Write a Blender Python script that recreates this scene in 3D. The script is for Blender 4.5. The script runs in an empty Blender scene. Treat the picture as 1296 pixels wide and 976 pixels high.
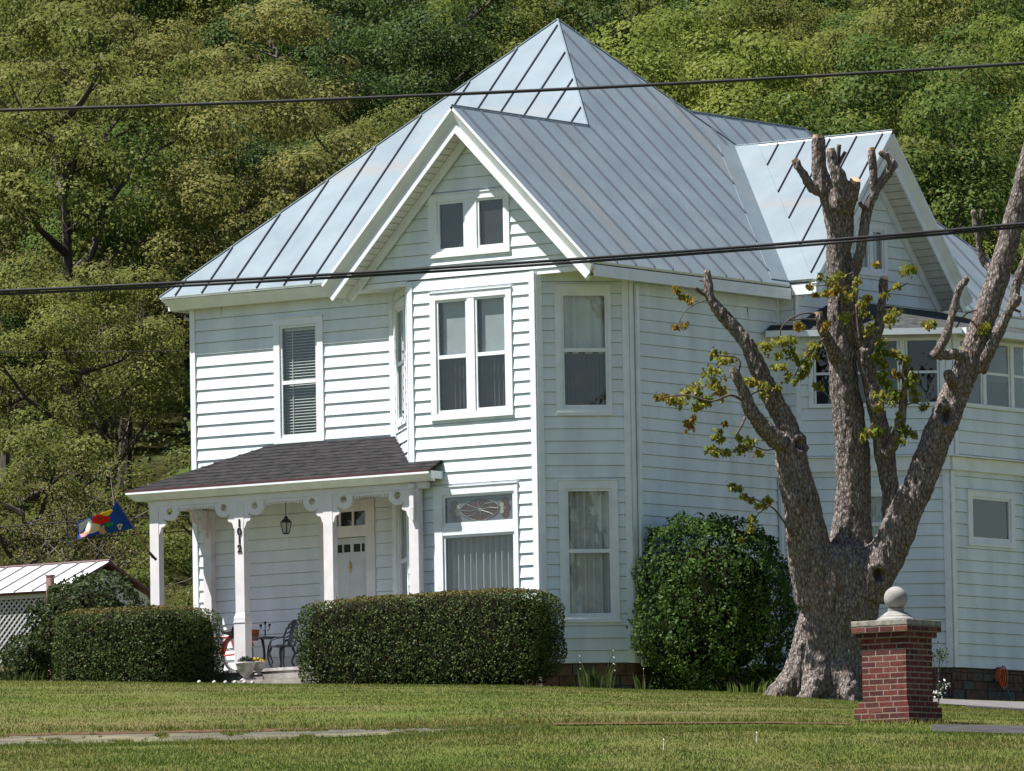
import bpy, bmesh, math, random
import numpy as np
from mathutils import Vector, Matrix, noise

random.seed(7)
rng = np.random.default_rng(11)
SC = bpy.context.scene
COL = SC.collection
rad = math.radians

# ------------------------------------------------------------------ camera
YAW, PITCH, ROLL, FPX = rad(-36.2), rad(4.9), rad(-1.0), 9500.0
CAMP = np.array([68.93, -94.84, -5.68])
_f = np.array([math.sin(YAW) * math.cos(PITCH), math.cos(YAW) * math.cos(PITCH), math.sin(PITCH)])
_r = np.array([math.cos(YAW), -math.sin(YAW), 0.0])
_u = np.cross(_r, _f)
_r2 = math.cos(ROLL) * _r + math.sin(ROLL) * _u
_u2 = -math.sin(ROLL) * _r + math.cos(ROLL) * _u
RC = np.array([_r2, _u2, _f])


def at(x, y, u):
    """world point at depth u metres along the survey photo's axis"""
    return CAMP + RC.T @ np.array([(x - 648) / FPX, -(y - 488) / FPX, 1.0]) * u


def proj(P):
    v = RC @ (np.asarray(P, float) - CAMP)
    return 648 + FPX * v[0] / v[2], 488 - FPX * v[1] / v[2], v[2]


cd = bpy.data.cameras.new('camera')
cd.sensor_width = 36.0
cd.lens = 36.0 * FPX / 1296.0
cd.clip_start, cd.clip_end = 1.0, 3000.0
cam = bpy.data.objects.new('camera', cd)
M = Matrix.Identity(4)
for i in range(3):
    M[i][0], M[i][1], M[i][2], M[i][3] = _r2[i], _u2[i], -_f[i], CAMP[i]
cam.matrix_world = M
COL.objects.link(cam)
SC.camera = cam

# ------------------------------------------------------------------ light
SUN_EL, SUN_AZ = rad(61.0), rad(46.0)          # azimuth: from the house front towards its left
SV = Vector((-math.sin(SUN_AZ) * math.cos(SUN_EL), -math.cos(SUN_AZ) * math.cos(SUN_EL), math.sin(SUN_EL)))
w = bpy.data.worlds.new('World')
SC.world = w
w.use_nodes = True
nt = w.node_tree
bg = nt.nodes['Background']
sky = nt.nodes.new('ShaderNodeTexSky')
sky.sky_type = 'NISHITA'
sky.sun_disc = False
sky.dust_density = 0.4
sky.ozone_density = 2.2
sky.sun_elevation = SUN_EL
sky.sun_rotation = math.atan2(SV.x, SV.y)
nt.links.new(sky.outputs[0], bg.inputs[0])
bg.inputs[1].default_value = 0.05
ld = bpy.data.lights.new('sun', 'SUN')
ld.energy = 5.0
ld.angle = rad(0.53)
ld.color = (1.0, 0.975, 0.94)
sun = bpy.data.objects.new('sun', ld)
sun.rotation_euler = (-SV).to_track_quat('-Z', 'Y').to_euler()
sun.location = (-30, -30, 60)
COL.objects.link(sun)
vs = SC.view_settings
vs.view_transform = 'Standard'
vs.look = 'None'
vs.gamma = 1.0
vs.exposure = 1.12
vs.use_curve_mapping = False
SC.cycles.max_bounces = 7
SC.cycles.transparent_max_bounces = 12
SC.cycles.caustics_reflective = False
SC.cycles.caustics_refractive = False


# ------------------------------------------------------------------ materials
def newmat(name):
    m = bpy.data.materials.new(name)
    m.use_nodes = True
    return m, m.node_tree, m.node_tree.nodes['Principled BSDF']


def noisy(name, c1, c2, scale=3.0, rough=0.6, detail=6.0, bump=0.0, bscale=30.0, stretch=(1, 1, 1), metal=0.0, spec=0.3,
          c3=None, s3=0.4, lo=0.35, hi=0.65):
    m, t, b = newmat(name)
    tc = t.nodes.new('ShaderNodeTexCoord')
    mp = t.nodes.new('ShaderNodeMapping')
    mp.inputs['Scale'].default_value = stretch
    t.links.new(tc.outputs['Object'], mp.inputs[0])
    n = t.nodes.new('ShaderNodeTexNoise')
    n.inputs['Scale'].default_value = scale
    n.inputs['Detail'].default_value = detail
    t.links.new(mp.outputs[0], n.inputs['Vector'])
    r = t.nodes.new('ShaderNodeValToRGB')
    r.color_ramp.elements[0].position = lo
    r.color_ramp.elements[1].position = hi
    r.color_ramp.elements[0].color = (*c1, 1)
    r.color_ramp.elements[1].color = (*c2, 1)
    t.links.new(n.outputs[0], r.inputs[0])
    out = r.outputs[0]
    if c3:
        n3 = t.nodes.new('ShaderNodeTexNoise')
        n3.inputs['Scale'].default_value = s3
        n3.inputs['Detail'].default_value = 4
        t.links.new(tc.outputs['Object'], n3.inputs['Vector'])
        r3 = t.nodes.new('ShaderNodeValToRGB')
        r3.color_ramp.elements[0].position = 0.42
        r3.color_ramp.elements[1].position = 0.68
        t.links.new(n3.outputs[0], r3.inputs[0])
        mx = t.nodes.new('ShaderNodeMix')
        mx.data_type = 'RGBA'
        t.links.new(r3.outputs[0], mx.inputs[0])
        t.links.new(out, mx.inputs[6])
        mx.inputs[7].default_value = (*c3, 1)
        out = mx.outputs[2]
    t.links.new(out, b.inputs['Base Color'])
    b.inputs['Roughness'].default_value = rough
    b.inputs['Metallic'].default_value = metal
    b.inputs['Specular IOR Level'].default_value = spec
    if bump:
        n2 = t.nodes.new('ShaderNodeTexNoise')
        n2.inputs['Scale'].default_value = bscale
        n2.inputs['Detail'].default_value = 5
        t.links.new(mp.outputs[0], n2.inputs['Vector'])
        bp = t.nodes.new('ShaderNodeBump')
        bp.inputs['Strength'].default_value = bump
        bp.inputs['Distance'].default_value = 0.02
        t.links.new(n2.outputs[0], bp.inputs['Height'])
        t.links.new(bp.outputs[0], b.inputs['Normal'])
    return m


def leafmat(name, c1, c2, scale=1.2, trans=0.35, hue=0.0, rough=0.55):
    """leaf colours: mottled between two greens, slightly different from plant to plant, a little light passing through"""
    m, t, b = newmat(name)
    tc = t.nodes.new('ShaderNodeTexCoord')
    n = t.nodes.new('ShaderNodeTexNoise')
    n.inputs['Scale'].default_value = scale
    n.inputs['Detail'].default_value = 5
    t.links.new(tc.outputs['Object'], n.inputs['Vector'])
    oi = t.nodes.new('ShaderNodeObjectInfo')
    ad = t.nodes.new('ShaderNodeMath')
    ad.operation = 'MULTIPLY_ADD'
    t.links.new(oi.outputs['Random'], ad.inputs[0])
    ad.inputs[1].default_value = hue
    t.links.new(n.outputs[0], ad.inputs[2])
    r = t.nodes.new('ShaderNodeValToRGB')
    r.color_ramp.elements[0].position = 0.36
    r.color_ramp.elements[1].position = 0.64 + hue
    r.color_ramp.elements[0].color = (*c1, 1)
    r.color_ramp.elements[1].color = (*c2, 1)
    t.links.new(ad.outputs[0], r.inputs[0])
    t.links.new(r.outputs[0], b.inputs['Base Color'])
    b.inputs['Roughness'].default_value = rough
    b.inputs['Specular IOR Level'].default_value = 0.12
    tr = t.nodes.new('ShaderNodeBsdfTranslucent')
    t.links.new(r.outputs[0], tr.inputs[0])
    mx = t.nodes.new('ShaderNodeMixShader')
    mx.inputs[0].default_value = trans
    t.links.new(b.outputs[0], mx.inputs[1])
    t.links.new(tr.outputs[0], mx.inputs[2])
    t.links.new(mx.outputs[0], t.nodes['Material Output'].inputs[0])
    return m


def plain(name, c, rough=0.5, metal=0.0, spec=0.4):
    return noisy(name, tuple(x * 0.93 for x in c), tuple(min(1, x * 1.05) for x in c), 4.0, rough, metal=metal, spec=spec)


def glassmat():
    m, t, b = newmat('window_glass')
    t.nodes.remove(b)
    tr = t.nodes.new('ShaderNodeBsdfTransparent')
    tr.inputs[0].default_value = (0.88, 0.91, 0.91, 1)
    gl = t.nodes.new('ShaderNodeBsdfGlossy')
    gl.inputs['Roughness'].default_value = 0.02
    gl.inputs[0].default_value = (1, 1, 1, 1)
    lw = t.nodes.new('ShaderNodeLayerWeight')        # same reflectance from either side of the pane
    lw.inputs[0].default_value = 0.5
    pw = t.nodes.new('ShaderNodeMath')
    pw.operation = 'POWER'
    t.links.new(lw.outputs['Facing'], pw.inputs[0])
    pw.inputs[1].default_value = 4.0
    fr = t.nodes.new('ShaderNodeMath')
    fr.operation = 'MULTIPLY_ADD'
    t.links.new(pw.outputs[0], fr.inputs[0])
    fr.inputs[1].default_value = 0.90
    fr.inputs[2].default_value = 0.075
    mx = t.nodes.new('ShaderNodeMixShader')
    t.links.new(fr.outputs[0], mx.inputs[0])
    t.links.new(tr.outputs[0], mx.inputs[1])
    t.links.new(gl.outputs[0], mx.inputs[2])
    tc = t.nodes.new('ShaderNodeTexCoord')
    n = t.nodes.new('ShaderNodeTexNoise')
    n.inputs['Scale'].default_value = 2.5
    t.links.new(tc.outputs['Object'], n.inputs['Vector'])
    bp = t.nodes.new('ShaderNodeBump')
    bp.inputs['Strength'].default_value = 0.12
    bp.inputs['Distance'].default_value = 0.038
    t.links.new(n.outputs[0], bp.inputs['Height'])
    t.links.new(bp.outputs[0], gl.inputs['Normal'])
    t.links.new(mx.outputs[0], t.nodes['Material Output'].inputs[0])
    return m


def barkmat():
    m, t, b = newmat('maple_bark')
    tc = t.nodes.new('ShaderNodeTexCoord')
    mp = t.nodes.new('ShaderNodeMapping')
    mp.inputs['Scale'].default_value = (1, 1, 0.42)
    t.links.new(tc.outputs['Object'], mp.inputs[0])
    n = t.nodes.new('ShaderNodeTexNoise')
    n.inputs['Scale'].default_value = 24
    n.inputs['Detail'].default_value = 8
    n.inputs['Roughness'].default_value = 0.65
    t.links.new(mp.outputs[0], n.inputs['Vector'])
    v = t.nodes.new('ShaderNodeTexVoronoi')
    v.feature = 'DISTANCE_TO_EDGE'
    v.inputs['Scale'].default_value = 24
    t.links.new(mp.outputs[0], v.inputs['Vector'])
    mul = t.nodes.new('ShaderNodeMath')
    mul.operation = 'MULTIPLY_ADD'
    t.links.new(v.outputs[0], mul.inputs[0])
    mul.inputs[1].default_value = 0.9
    t.links.new(n.outputs[0], mul.inputs[2])
    r = t.nodes.new('ShaderNodeValToRGB')
    e = r.color_ramp.elements
    e[0].position, e[1].position = 0.36, 0.86
    e[0].color = (0.038, 0.031, 0.028, 1)
    e[1].color = (0.33, 0.29, 0.262, 1)
    k = e.new(0.58)
    k.color = (0.155, 0.125, 0.112, 1)
    t.links.new(mul.outputs[0], r.inputs[0])
    n4 = t.nodes.new('ShaderNodeTexNoise')      # reddish patches where the bark has flaked
    n4.inputs['Scale'].default_value = 3.5
    n4.inputs['Detail'].default_value = 6
    t.links.new(tc.outputs['Object'], n4.inputs['Vector'])
    r4 = t.nodes.new('ShaderNodeValToRGB')
    r4.color_ramp.elements[0].position, r4.color_ramp.elements[1].position = 0.60, 0.74
    t.links.new(n4.outputs[0], r4.inputs[0])
    mx = t.nodes.new('ShaderNodeMix')
    mx.data_type = 'RGBA'
    t.links.new(r4.outputs[0], mx.inputs[0])
    t.links.new(r.outputs[0], mx.inputs[6])
    mx.inputs[7].default_value = (0.16, 0.10, 0.078, 1)
    t.links.new(mx.outputs[2], b.inputs['Base Color'])
    b.inputs['Roughness'].default_value = 0.9
    b.inputs['Specular IOR Level'].default_value = 0.15
    bp = t.nodes.new('ShaderNodeBump')
    bp.inputs['Strength'].default_value = 1.0
    bp.inputs['Distance'].default_value = 0.05
    t.links.new(mul.outputs[0], bp.inputs['Height'])
    t.links.new(bp.outputs[0], b.inputs['Normal'])
    return m


def sidingmat(name, c):
    """white painted boards: faint streaks and grime that run down the boards"""
    m, t, b = newmat(name)
    tc = t.nodes.new('ShaderNodeTexCoord')
    mp = t.nodes.new('ShaderNodeMapping')
    mp.inputs['Scale'].default_value = (1.4, 1.4, 0.35)
    t.links.new(tc.outputs['Object'], mp.inputs[0])
    n = t.nodes.new('ShaderNodeTexNoise')
    n.inputs['Scale'].default_value = 2.2
    n.inputs['Detail'].default_value = 7
    t.links.new(mp.outputs[0], n.inputs['Vector'])
    r = t.nodes.new('ShaderNodeValToRGB')
    e = r.color_ramp.elements
    e[0].position, e[1].position = 0.30, 0.62
    e[0].color = tuple(x * 0.82 for x in c) + (1,)
    e[1].color = c + (1,)
    t.links.new(n.outputs[0], r.inputs[0])
    n2 = t.nodes.new('ShaderNodeTexNoise')
    n2.inputs['Scale'].default_value = 38
    n2.inputs['Detail'].default_value = 3
    t.links.new(tc.outputs['Object'], n2.inputs['Vector'])
    r2 = t.nodes.new('ShaderNodeValToRGB')
    r2.color_ramp.elements[0].position, r2.color_ramp.elements[1].position = 0.22, 0.34
    r2.color_ramp.elements[0].color = (0.86, 0.86, 0.84, 1)
    r2.color_ramp.elements[1].color = (1, 1, 1, 1)
    t.links.new(n2.outputs[0], r2.inputs[0])
    mx = t.nodes.new('ShaderNodeMix')
    mx.data_type = 'RGBA'
    mx.blend_type = 'MULTIPLY'
    mx.inputs[0].default_value = 1.0
    t.links.new(r.outputs[0], mx.inputs[6])
    t.links.new(r2.outputs[0], mx.inputs[7])
    t.links.new(mx.outputs[2], b.inputs['Base Color'])
    b.inputs['Roughness'].default_value = 0.5
    b.inputs['Specular IOR Level'].default_value = 0.3
    return m


def roofmat():
    """old pan-formed sheet roof in weathered silver paint with rust coming through in runs down the slope"""
    m, t, b = newmat('metal_roof')
    tc = t.nodes.new('ShaderNodeTexCoord')
    n = t.nodes.new('ShaderNodeTexNoise')
    n.inputs['Scale'].default_value = 1.3
    n.inputs['Detail'].default_value = 8
    n.inputs['Roughness'].default_value = 0.6
    t.links.new(tc.outputs['Object'], n.inputs['Vector'])
    r = t.nodes.new('ShaderNodeValToRGB')
    e = r.color_ramp.elements
    e[0].position, e[1].position = 0.30, 0.70
    e[0].color = (0.142, 0.178, 0.203, 1)
    e[1].color = (0.190, 0.231, 0.258, 1)
    t.links.new(n.outputs[0], r.inputs[0])
    mp = t.nodes.new('ShaderNodeMapping')
    mp.inputs['Scale'].default_value = (0.12, 1.9, 0.12)
    t.links.new(tc.outputs['Object'], mp.inputs[0])
    n2 = t.nodes.new('ShaderNodeTexNoise')
    n2.inputs['Scale'].default_value = 1.6
    n2.inputs['Detail'].default_value = 5
    t.links.new(mp.outputs[0], n2.inputs['Vector'])
    r2 = t.nodes.new('ShaderNodeValToRGB')
    r2.color_ramp.elements[0].position, r2.color_ramp.elements[1].position = 0.58, 0.78
    r2.color_ramp.elements[1].color = (0.7, 0.7, 0.7, 1)
    t.links.new(n2.outputs[0], r2.inputs[0])
    mx = t.nodes.new('ShaderNodeMix')
    mx.data_type = 'RGBA'
    t.links.new(r2.outputs[0], mx.inputs[0])
    t.links.new(r.outputs[0], mx.inputs[6])
    mx.inputs[7].default_value = (0.22, 0.19, 0.165, 1)
    t.links.new(mx.outputs[2], b.inputs['Base Color'])
    b.inputs['Roughness'].default_value = 0.62
    b.inputs['Specular IOR Level'].default_value = 0.14
    bp = t.nodes.new('ShaderNodeBump')
    bp.inputs['Strength'].default_value = 0.25
    bp.inputs['Distance'].default_value = 0.03
    t.links.new(n.outputs[0], bp.inputs['Height'])
    t.links.new(bp.outputs[0], b.inputs['Normal'])
    return m


MT = {}
MT['siding'] = sidingmat('white_siding', (0.70, 0.755, 0.765))
MT['trim'] = plain('white_trim', (0.72, 0.745, 0.755), 0.45)
MT['porch'] = plain('porch_paint', (0.66, 0.63, 0.63), 0.45)
MT['doorpaint'] = plain('door_paint', (0.52, 0.53, 0.53), 0.4)
MT['soffit'] = plain('soffit_paint', (0.62, 0.61, 0.57), 0.6)
MT['roof'] = roofmat()
MT['seam'] = plain('roof_seam', (0.10, 0.115, 0.14), 0.5)  # darker than the sheets: the seams' shaded side put into their colour
MT['ridge'] = plain('roof_ridge', (0.24, 0.27, 0.30), 0.5)
MT['shingle'] = noisy('asphalt_shingle', (0.017, 0.0162, 0.0165), (0.035, 0.033, 0.0335), 7, 0.95, stretch=(0.7, 1, 3), bump=0.5, bscale=40, spec=0.1)
MT['shinglegrey'] = noisy('grey_shingle', (0.035, 0.036, 0.036), (0.075, 0.076, 0.074), 9, 0.95, stretch=(0.7, 1, 3), bump=0.5, bscale=40, spec=0.1)
MT['drip'] = plain('drip_edge', (0.075, 0.022, 0.028), 0.5)
MT['glass'] = glassmat()
MT['dark'] = plain('unlit_dark', (0.022, 0.021, 0.020), 0.9, spec=0.05)  # near-black, standing for the shade in unlit rooms and gaps
MT['screen'] = plain('insect_screen', (0.045, 0.043, 0.042), 0.9, spec=0.05)
MT['unlitcurtain'] = plain('unlit_side_curtain', (0.62, 0.63, 0.58), 0.9, spec=0.05)  # paler copy of the curtain, making up for windows without sun
MT['curtain'] = plain('sunlit_side_curtain', (0.36, 0.37, 0.37), 0.9, spec=0.05)  # darker copy of the curtain, for the sunlit window
MT['dimcurtain'] = plain('dark_curtain', (0.085, 0.08, 0.08), 0.9, spec=0.05)
MT['shade'] = plain('roller_shade', (0.33, 0.36, 0.36), 0.9, spec=0.05)
MT['blind'] = plain('blind_slats', (0.46, 0.48, 0.42), 0.7, spec=0.2)
MT['iron'] = plain('black_iron', (0.02, 0.025, 0.03), 0.5)
MT['greeniron'] = plain('grey_green_iron', (0.05, 0.06, 0.07), 0.5)
MT['lampglass'] = plain('frosted_lamp_glass', (0.42, 0.40, 0.35), 0.3)
MT['digit'] = plain('black_digit', (0.015, 0.012, 0.012), 0.4)
MT['brass'] = plain('brass', (0.55, 0.35, 0.12), 0.35, metal=0.6)
MT['concrete'] = noisy('concrete', (0.20, 0.175, 0.16), (0.34, 0.31, 0.285), 5, 0.9, bump=0.3, bscale=50)
MT['urn'] = noisy('cast_stone', (0.30, 0.27, 0.26), (0.48, 0.45, 0.44), 12, 0.85, bump=0.3, bscale=40)
MT['capstone'] = noisy('cap_stone', (0.16, 0.15, 0.122), (0.29, 0.275, 0.235), 14, 0.9, bump=0.4, bscale=60)
MT['ballstone'] = noisy('ball_stone', (0.20, 0.19, 0.175), (0.30, 0.285, 0.26), 8, 0.85, bump=0.25, bscale=70)
MT['brick1'] = noisy('red_brick', (0.085, 0.017, 0.014), (0.145, 0.030, 0.024), 22, 0.9, bump=0.3, bscale=90)
MT['brick2'] = noisy('dark_brick', (0.055, 0.014, 0.013), (0.085, 0.022, 0.020), 22, 0.9, bump=0.3, bscale=90)
MT['brick3'] = noisy('pale_brick', (0.11, 0.032, 0.024), (0.155, 0.050, 0.036), 22, 0.9, bump=0.3, bscale=90)
MT['mortar'] = noisy('mortar', (0.20, 0.155, 0.115), (0.29, 0.235, 0.18), 30, 0.95, bump=0.2, bscale=80)
MT['stone1'] = noisy('brown_stone', (0.075, 0.045, 0.032), (0.14, 0.085, 0.06), 9, 0.95, bump=0.5, bscale=30)
MT['stone2'] = noisy('grey_stone', (0.07, 0.065, 0.055), (0.12, 0.11, 0.09), 9, 0.95, bump=0.5, bscale=30)
MT['stonejoint'] = plain('stone_joint', (0.045, 0.034, 0.028), 0.95)
MT['bark'] = barkmat()
MT['cut'] = noisy('cut_wood', (0.38, 0.24, 0.14), (0.62, 0.44, 0.28), 9, 0.8)
MT['twig'] = noisy('twig_bark', (0.06, 0.045, 0.04), (0.12, 0.09, 0.075), 20, 0.9)
MT['trunk'] = noisy('forest_bark', (0.035, 0.028, 0.022), (0.11, 0.09, 0.075), 3, 0.95, stretch=(1, 1, 0.3))
MT['paletrunk'] = noisy('pale_bark', (0.06, 0.052, 0.042), (0.14, 0.12, 0.10), 3, 0.95, stretch=(1, 1, 0.3))
MT['grass'] = noisy('lawn_soil', (0.062, 0.085, 0.016), (0.097, 0.110, 0.027), 1.1, 0.95, spec=0.05, bump=0.4, bscale=18,
                    c3=(0.115, 0.098, 0.041), s3=0.35)
MT['forestfloor'] = noisy('forest_floor', (0.028, 0.032, 0.011), (0.055, 0.05, 0.02), 0.6, 1.0, spec=0.0)
MT['walk'] = noisy('old_walk', (0.070, 0.062, 0.036), (0.165, 0.145, 0.082), 2.2, 0.95, bump=0.3, bscale=30, c3=(0.055, 0.055, 0.050), s3=0.5)
MT['asphalt'] = noisy('asphalt', (0.026, 0.0235, 0.0235), (0.052, 0.047, 0.047), 4, 0.95, bump=0.3, bscale=50)
MT['drive'] = noisy('drive_concrete', (0.10, 0.093, 0.094), (0.15, 0.14, 0.141), 4, 0.95, bump=0.2, bscale=50)
MT['soil'] = noisy('bare_soil', (0.055, 0.030, 0.020), (0.12, 0.078, 0.05), 9, 1.0, spec=0.0)
MT['wire'] = plain('cable_jacket', (0.018, 0.016, 0.02), 0.5)
MT['whiteroof'] = plain('white_sheet_roof', (0.66, 0.64, 0.64), 0.45)
MT['lattice'] = plain('lattice_paint', (0.38, 0.37, 0.37), 0.6)
MT['shedwall'] = plain('shed_wall', (0.36, 0.36, 0.34), 0.7)
MT['shedrail'] = plain('shed_rail', (0.22, 0.11, 0.075), 0.8)
MT['postwood'] = plain('pinkish_post', (0.30, 0.17, 0.15), 0.8)
MT['red'] = plain('red_paint', (0.38, 0.03, 0.015), 0.35)
MT['orange'] = plain('orange_plastic', (0.55, 0.13, 0.02), 0.4)
MT['rubber'] = plain('rubber', (0.03, 0.028, 0.03), 0.7)
MT['chrome'] = plain('chrome', (0.55, 0.55, 0.58), 0.25, metal=0.7)
MT['hoseorange'] = plain('orange_hose', (0.50, 0.085, 0.02), 0.45)
MT['hosegreen'] = plain('green_hose', (0.02, 0.13, 0.10), 0.45)
MT['blue'] = plain('flag_blue', (0.008, 0.055, 0.31), 0.8, spec=0.1)
MT['fyellow'] = plain('flag_yellow', (0.72, 0.47, 0.02), 0.8, spec=0.1)
MT['fred'] = plain('flag_red', (0.55, 0.016, 0.014), 0.8, spec=0.1)
MT['fgreen'] = plain('flag_green', (0.02, 0.22, 0.06), 0.8, spec=0.1)
MT['fbeige'] = plain('flag_beige', (0.62, 0.50, 0.32), 0.8, spec=0.1)
MT['fpink'] = plain('flag_pink', (0.58, 0.28, 0.20), 0.8, spec=0.1)
MT['fwhite'] = plain('flag_white', (0.55, 0.56, 0.53), 0.8, spec=0.1)
MT['fbrown'] = plain('flag_brown', (0.14, 0.05, 0.02), 0.8, spec=0.1)
MT['polewood'] = plain('pole_wood', (0.20, 0.12, 0.07), 0.6)
MT['stainred'] = plain('ruby_glass', (0.060, 0.022, 0.020), 0.2)
MT['stainbg'] = plain('smoky_glass', (0.13, 0.14, 0.155), 0.15)
MT['stainpale'] = plain('cream_glass', (0.34, 0.32, 0.25), 0.2)
MT['lead'] = plain('lead_came', (0.22, 0.21, 0.20), 0.4)
MT['hedgeleaf'] = leafmat('hedge_leaf', (0.024, 0.042, 0.012), (0.095, 0.124, 0.036), 9, 0.25)
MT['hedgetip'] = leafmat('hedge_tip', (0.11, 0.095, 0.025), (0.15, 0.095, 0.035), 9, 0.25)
MT['shrubleaf'] = leafmat('shrub_leaf', (0.020, 0.050, 0.010), (0.075, 0.130, 0.022), 5, 0.35)
MT['bushleaf'] = leafmat('bush_leaf', (0.022, 0.038, 0.011), (0.06, 0.078, 0.024), 6, 0.25)
MT['core'] = plain('shaded_core', (0.016, 0.014, 0.009), 1.0, spec=0.0)  # near-black: the shade inside the plants put into the colour
MT['mapleleaf'] = leafmat('maple_leaf', (0.17, 0.185, 0.028), (0.29, 0.27, 0.05), 7, 0.4)
MT['mapled'] = leafmat('maple_leaf_deep', (0.09, 0.14, 0.02), (0.18, 0.205, 0.034), 7, 0.4)
MT['maplered'] = leafmat('maple_leaf_red', (0.20, 0.11, 0.024), (0.27, 0.20, 0.035), 7, 0.4)
MT['blade1'] = leafmat('grass_blade', (0.076, 0.112, 0.018), (0.128, 0.150, 0.032), 1.3, 0.3, rough=0.7)
MT['blade2'] = leafmat('dry_blade', (0.16, 0.145, 0.040), (0.25, 0.21, 0.070), 1.3, 0.3, rough=0.7)
MT['irisleaf'] = leafmat('iris_leaf', (0.035, 0.06, 0.015), (0.08, 0.10, 0.03), 5, 0.3)
MT['petalwhite'] = plain('white_petal', (0.75, 0.74, 0.72), 0.8)
MT['petalpurple'] = plain('purple_petal', (0.035, 0.02, 0.07), 0.8)
MT['petalyellow'] = plain('yellow_petal', (0.5, 0.33, 0.04), 0.8)


# ------------------------------------------------------------------ mesh helpers
class MB:
    def __init__(self):
        self.v, self.f, self.m = [], [], []

    def poly(self, pts, m=0):
        i = len(self.v)
        self.v += [tuple(p) for p in pts]
        self.f.append(tuple(range(i, i + len(pts))))
        self.m.append(m)

    def hexa(self, p, m=0):
        """p: 8 corners, bottom ring of four then top ring of four"""
        i = len(self.v)
        self.v += [tuple(q) for q in p]
        for q in ((0, 3, 2, 1), (4, 5, 6, 7), (0, 1, 5, 4), (1, 2, 6, 5), (2, 3, 7, 6), (3, 0, 4, 7)):
            self.f.append(tuple(i + k for k in q))
            self.m.append(m)

    def box(self, x0, x1, y0, y1, z0, z1, m=0):
        self.hexa([(x0, y0, z0), (x1, y0, z0), (x1, y1, z0), (x0, y1, z0), (x0, y0, z1), (x1, y0, z1), (x1, y1, z1), (x0, y1, z1)], m)

    def fbox(self, F, s0, s1, z0, z1, o0, o1, m=0):
        self.hexa([F(s0, z0, o1), F(s1, z0, o1), F(s1, z0, o0), F(s0, z0, o0), F(s0, z1, o1), F(s1, z1, o1), F(s1, z1, o0), F(s0, z1, o0)], m)

    def bar(self, a, b, wdir, ww, h, m=0):
        """rectangular bar from a to b; width ww along wdir, height h across both"""
        a, b = Vector(a), Vector(b)
        t = (b - a).normalized()
        wd = (Vector(wdir) - t * Vector(wdir).dot(t)).normalized()
        up = wd.cross(t).normalized()
        c = [(-1, -1), (1, -1), (1, 1), (-1, 1)]
        self.hexa([a + wd * (ww / 2 * i) + up * (h / 2 * j) for i, j in c] + [b + wd * (ww / 2 * i) + up * (h / 2 * j) for i, j in c], m)

    def tube(self, pts, r, n=8, m=0, cap=True):
        pts = [Vector(p) for p in pts]
        if not hasattr(r, '__len__'):
            r = [r] * len(pts)
        i0 = len(self.v)
        prev = None
        for k, p in enumerate(pts):
            t = (pts[min(k + 1, len(pts) - 1)] - pts[max(k - 1, 0)]).normalized()
            if prev is None:
                a = Vector((0, 0, 1)) if abs(t.z) < 0.9 else Vector((1, 0, 0))
                prev = t.cross(a).normalized()
            prev = (prev - t * prev.dot(t)).normalized()
            b = t.cross(prev)
            for j in range(n):
                g = 2 * math.pi * j / n
                self.v.append(tuple(p + (prev * math.cos(g) + b * math.sin(g)) * r[k]))
        for k in range(len(pts) - 1):
            for j in range(n):
                a, b2 = i0 + k * n + j, i0 + k * n + (j + 1) % n
                self.f.append((a, b2, b2 + n, a + n))
                self.m.append(m)
        if cap:
            self.f.append(tuple(i0 + j for j in reversed(range(n))))
            self.m.append(m)
            e = i0 + (len(pts) - 1) * n
            self.f.append(tuple(e + j for j in range(n)))
            self.m.append(m)

    def lathe(self, prof, c, n=20, m=0, sq=False):
        c = Vector(c)
        i0 = len(self.v)
        for r, z in prof:
            for j in range(n):
                g = 2 * math.pi * (j + 0.5) / n
                self.v.append((c.x + r * math.cos(g), c.y + r * math.sin(g), c.z + z))
        for k in range(len(prof) - 1):
            for j in range(n):
                a, b = i0 + k * n + j, i0 + k * n + (j + 1) % n
                self.f.append((a, b, b + n, a + n))
                self.m.append(m)
        self.f.append(tuple(i0 + j for j in reversed(range(n))))
        self.m.append(m)
        e = i0 + (len(prof) - 1) * n
        self.f.append(tuple(e + j for j in range(n)))
        self.m.append(m)

    def slab(self, pts, nrm, th, m=0, mside=None):
        """planar polygon pts (top face), thickness th opposite to nrm"""
        nrm = Vector(nrm).normalized()
        top = [Vector(p) for p in pts]
        a = Vector((0, 0, 0))
        for k in range(len(top)):
            a += top[k].cross(top[(k + 1) % len(top)])
        if a.dot(nrm) < 0:
            top.reverse()
        bot = [p - nrm * th for p in top]
        self.poly(top, m)
        self.poly(list(reversed(bot)), m if mside is None else mside)
        for k in range(len(top)):
            q = (k + 1) % len(top)
            self.poly([top[k], bot[k], bot[q], top[q]], m if mside is None else mside)

    def build(self, name, mats, parent=None, smooth=False):
        me = bpy.data.meshes.new(name)
        me.from_pydata(self.v, [], self.f)
        if not isinstance(mats, (list, tuple)):
            mats = [mats]
        for q in mats:
            me.materials.append(q)
        me.polygons.foreach_set('material_index', self.m)
        if smooth:
            me.polygons.foreach_set('use_smooth', [True] * len(self.f))
        me.update()
        return link(name, me, parent)


def link(name, data, parent=None):
    o = bpy.data.objects.new(name, data)
    COL.objects.link(o)
    if parent is not None:
        o.parent = parent
        o.matrix_parent_inverse = Matrix.Translation(-root_loc(parent))
    return o


LOC = {}


def root_loc(o):
    return LOC.get(o.name, Vector((0, 0, 0)))


def empty(name, loc, label=None, cat=None, group=None):
    o = bpy.data.objects.new(name, None)
    o.location = loc
    o.empty_display_size = 0.2
    COL.objects.link(o)
    LOC[o.name] = Vector(loc)
    tag(o, label, cat, group)
    return o


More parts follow.
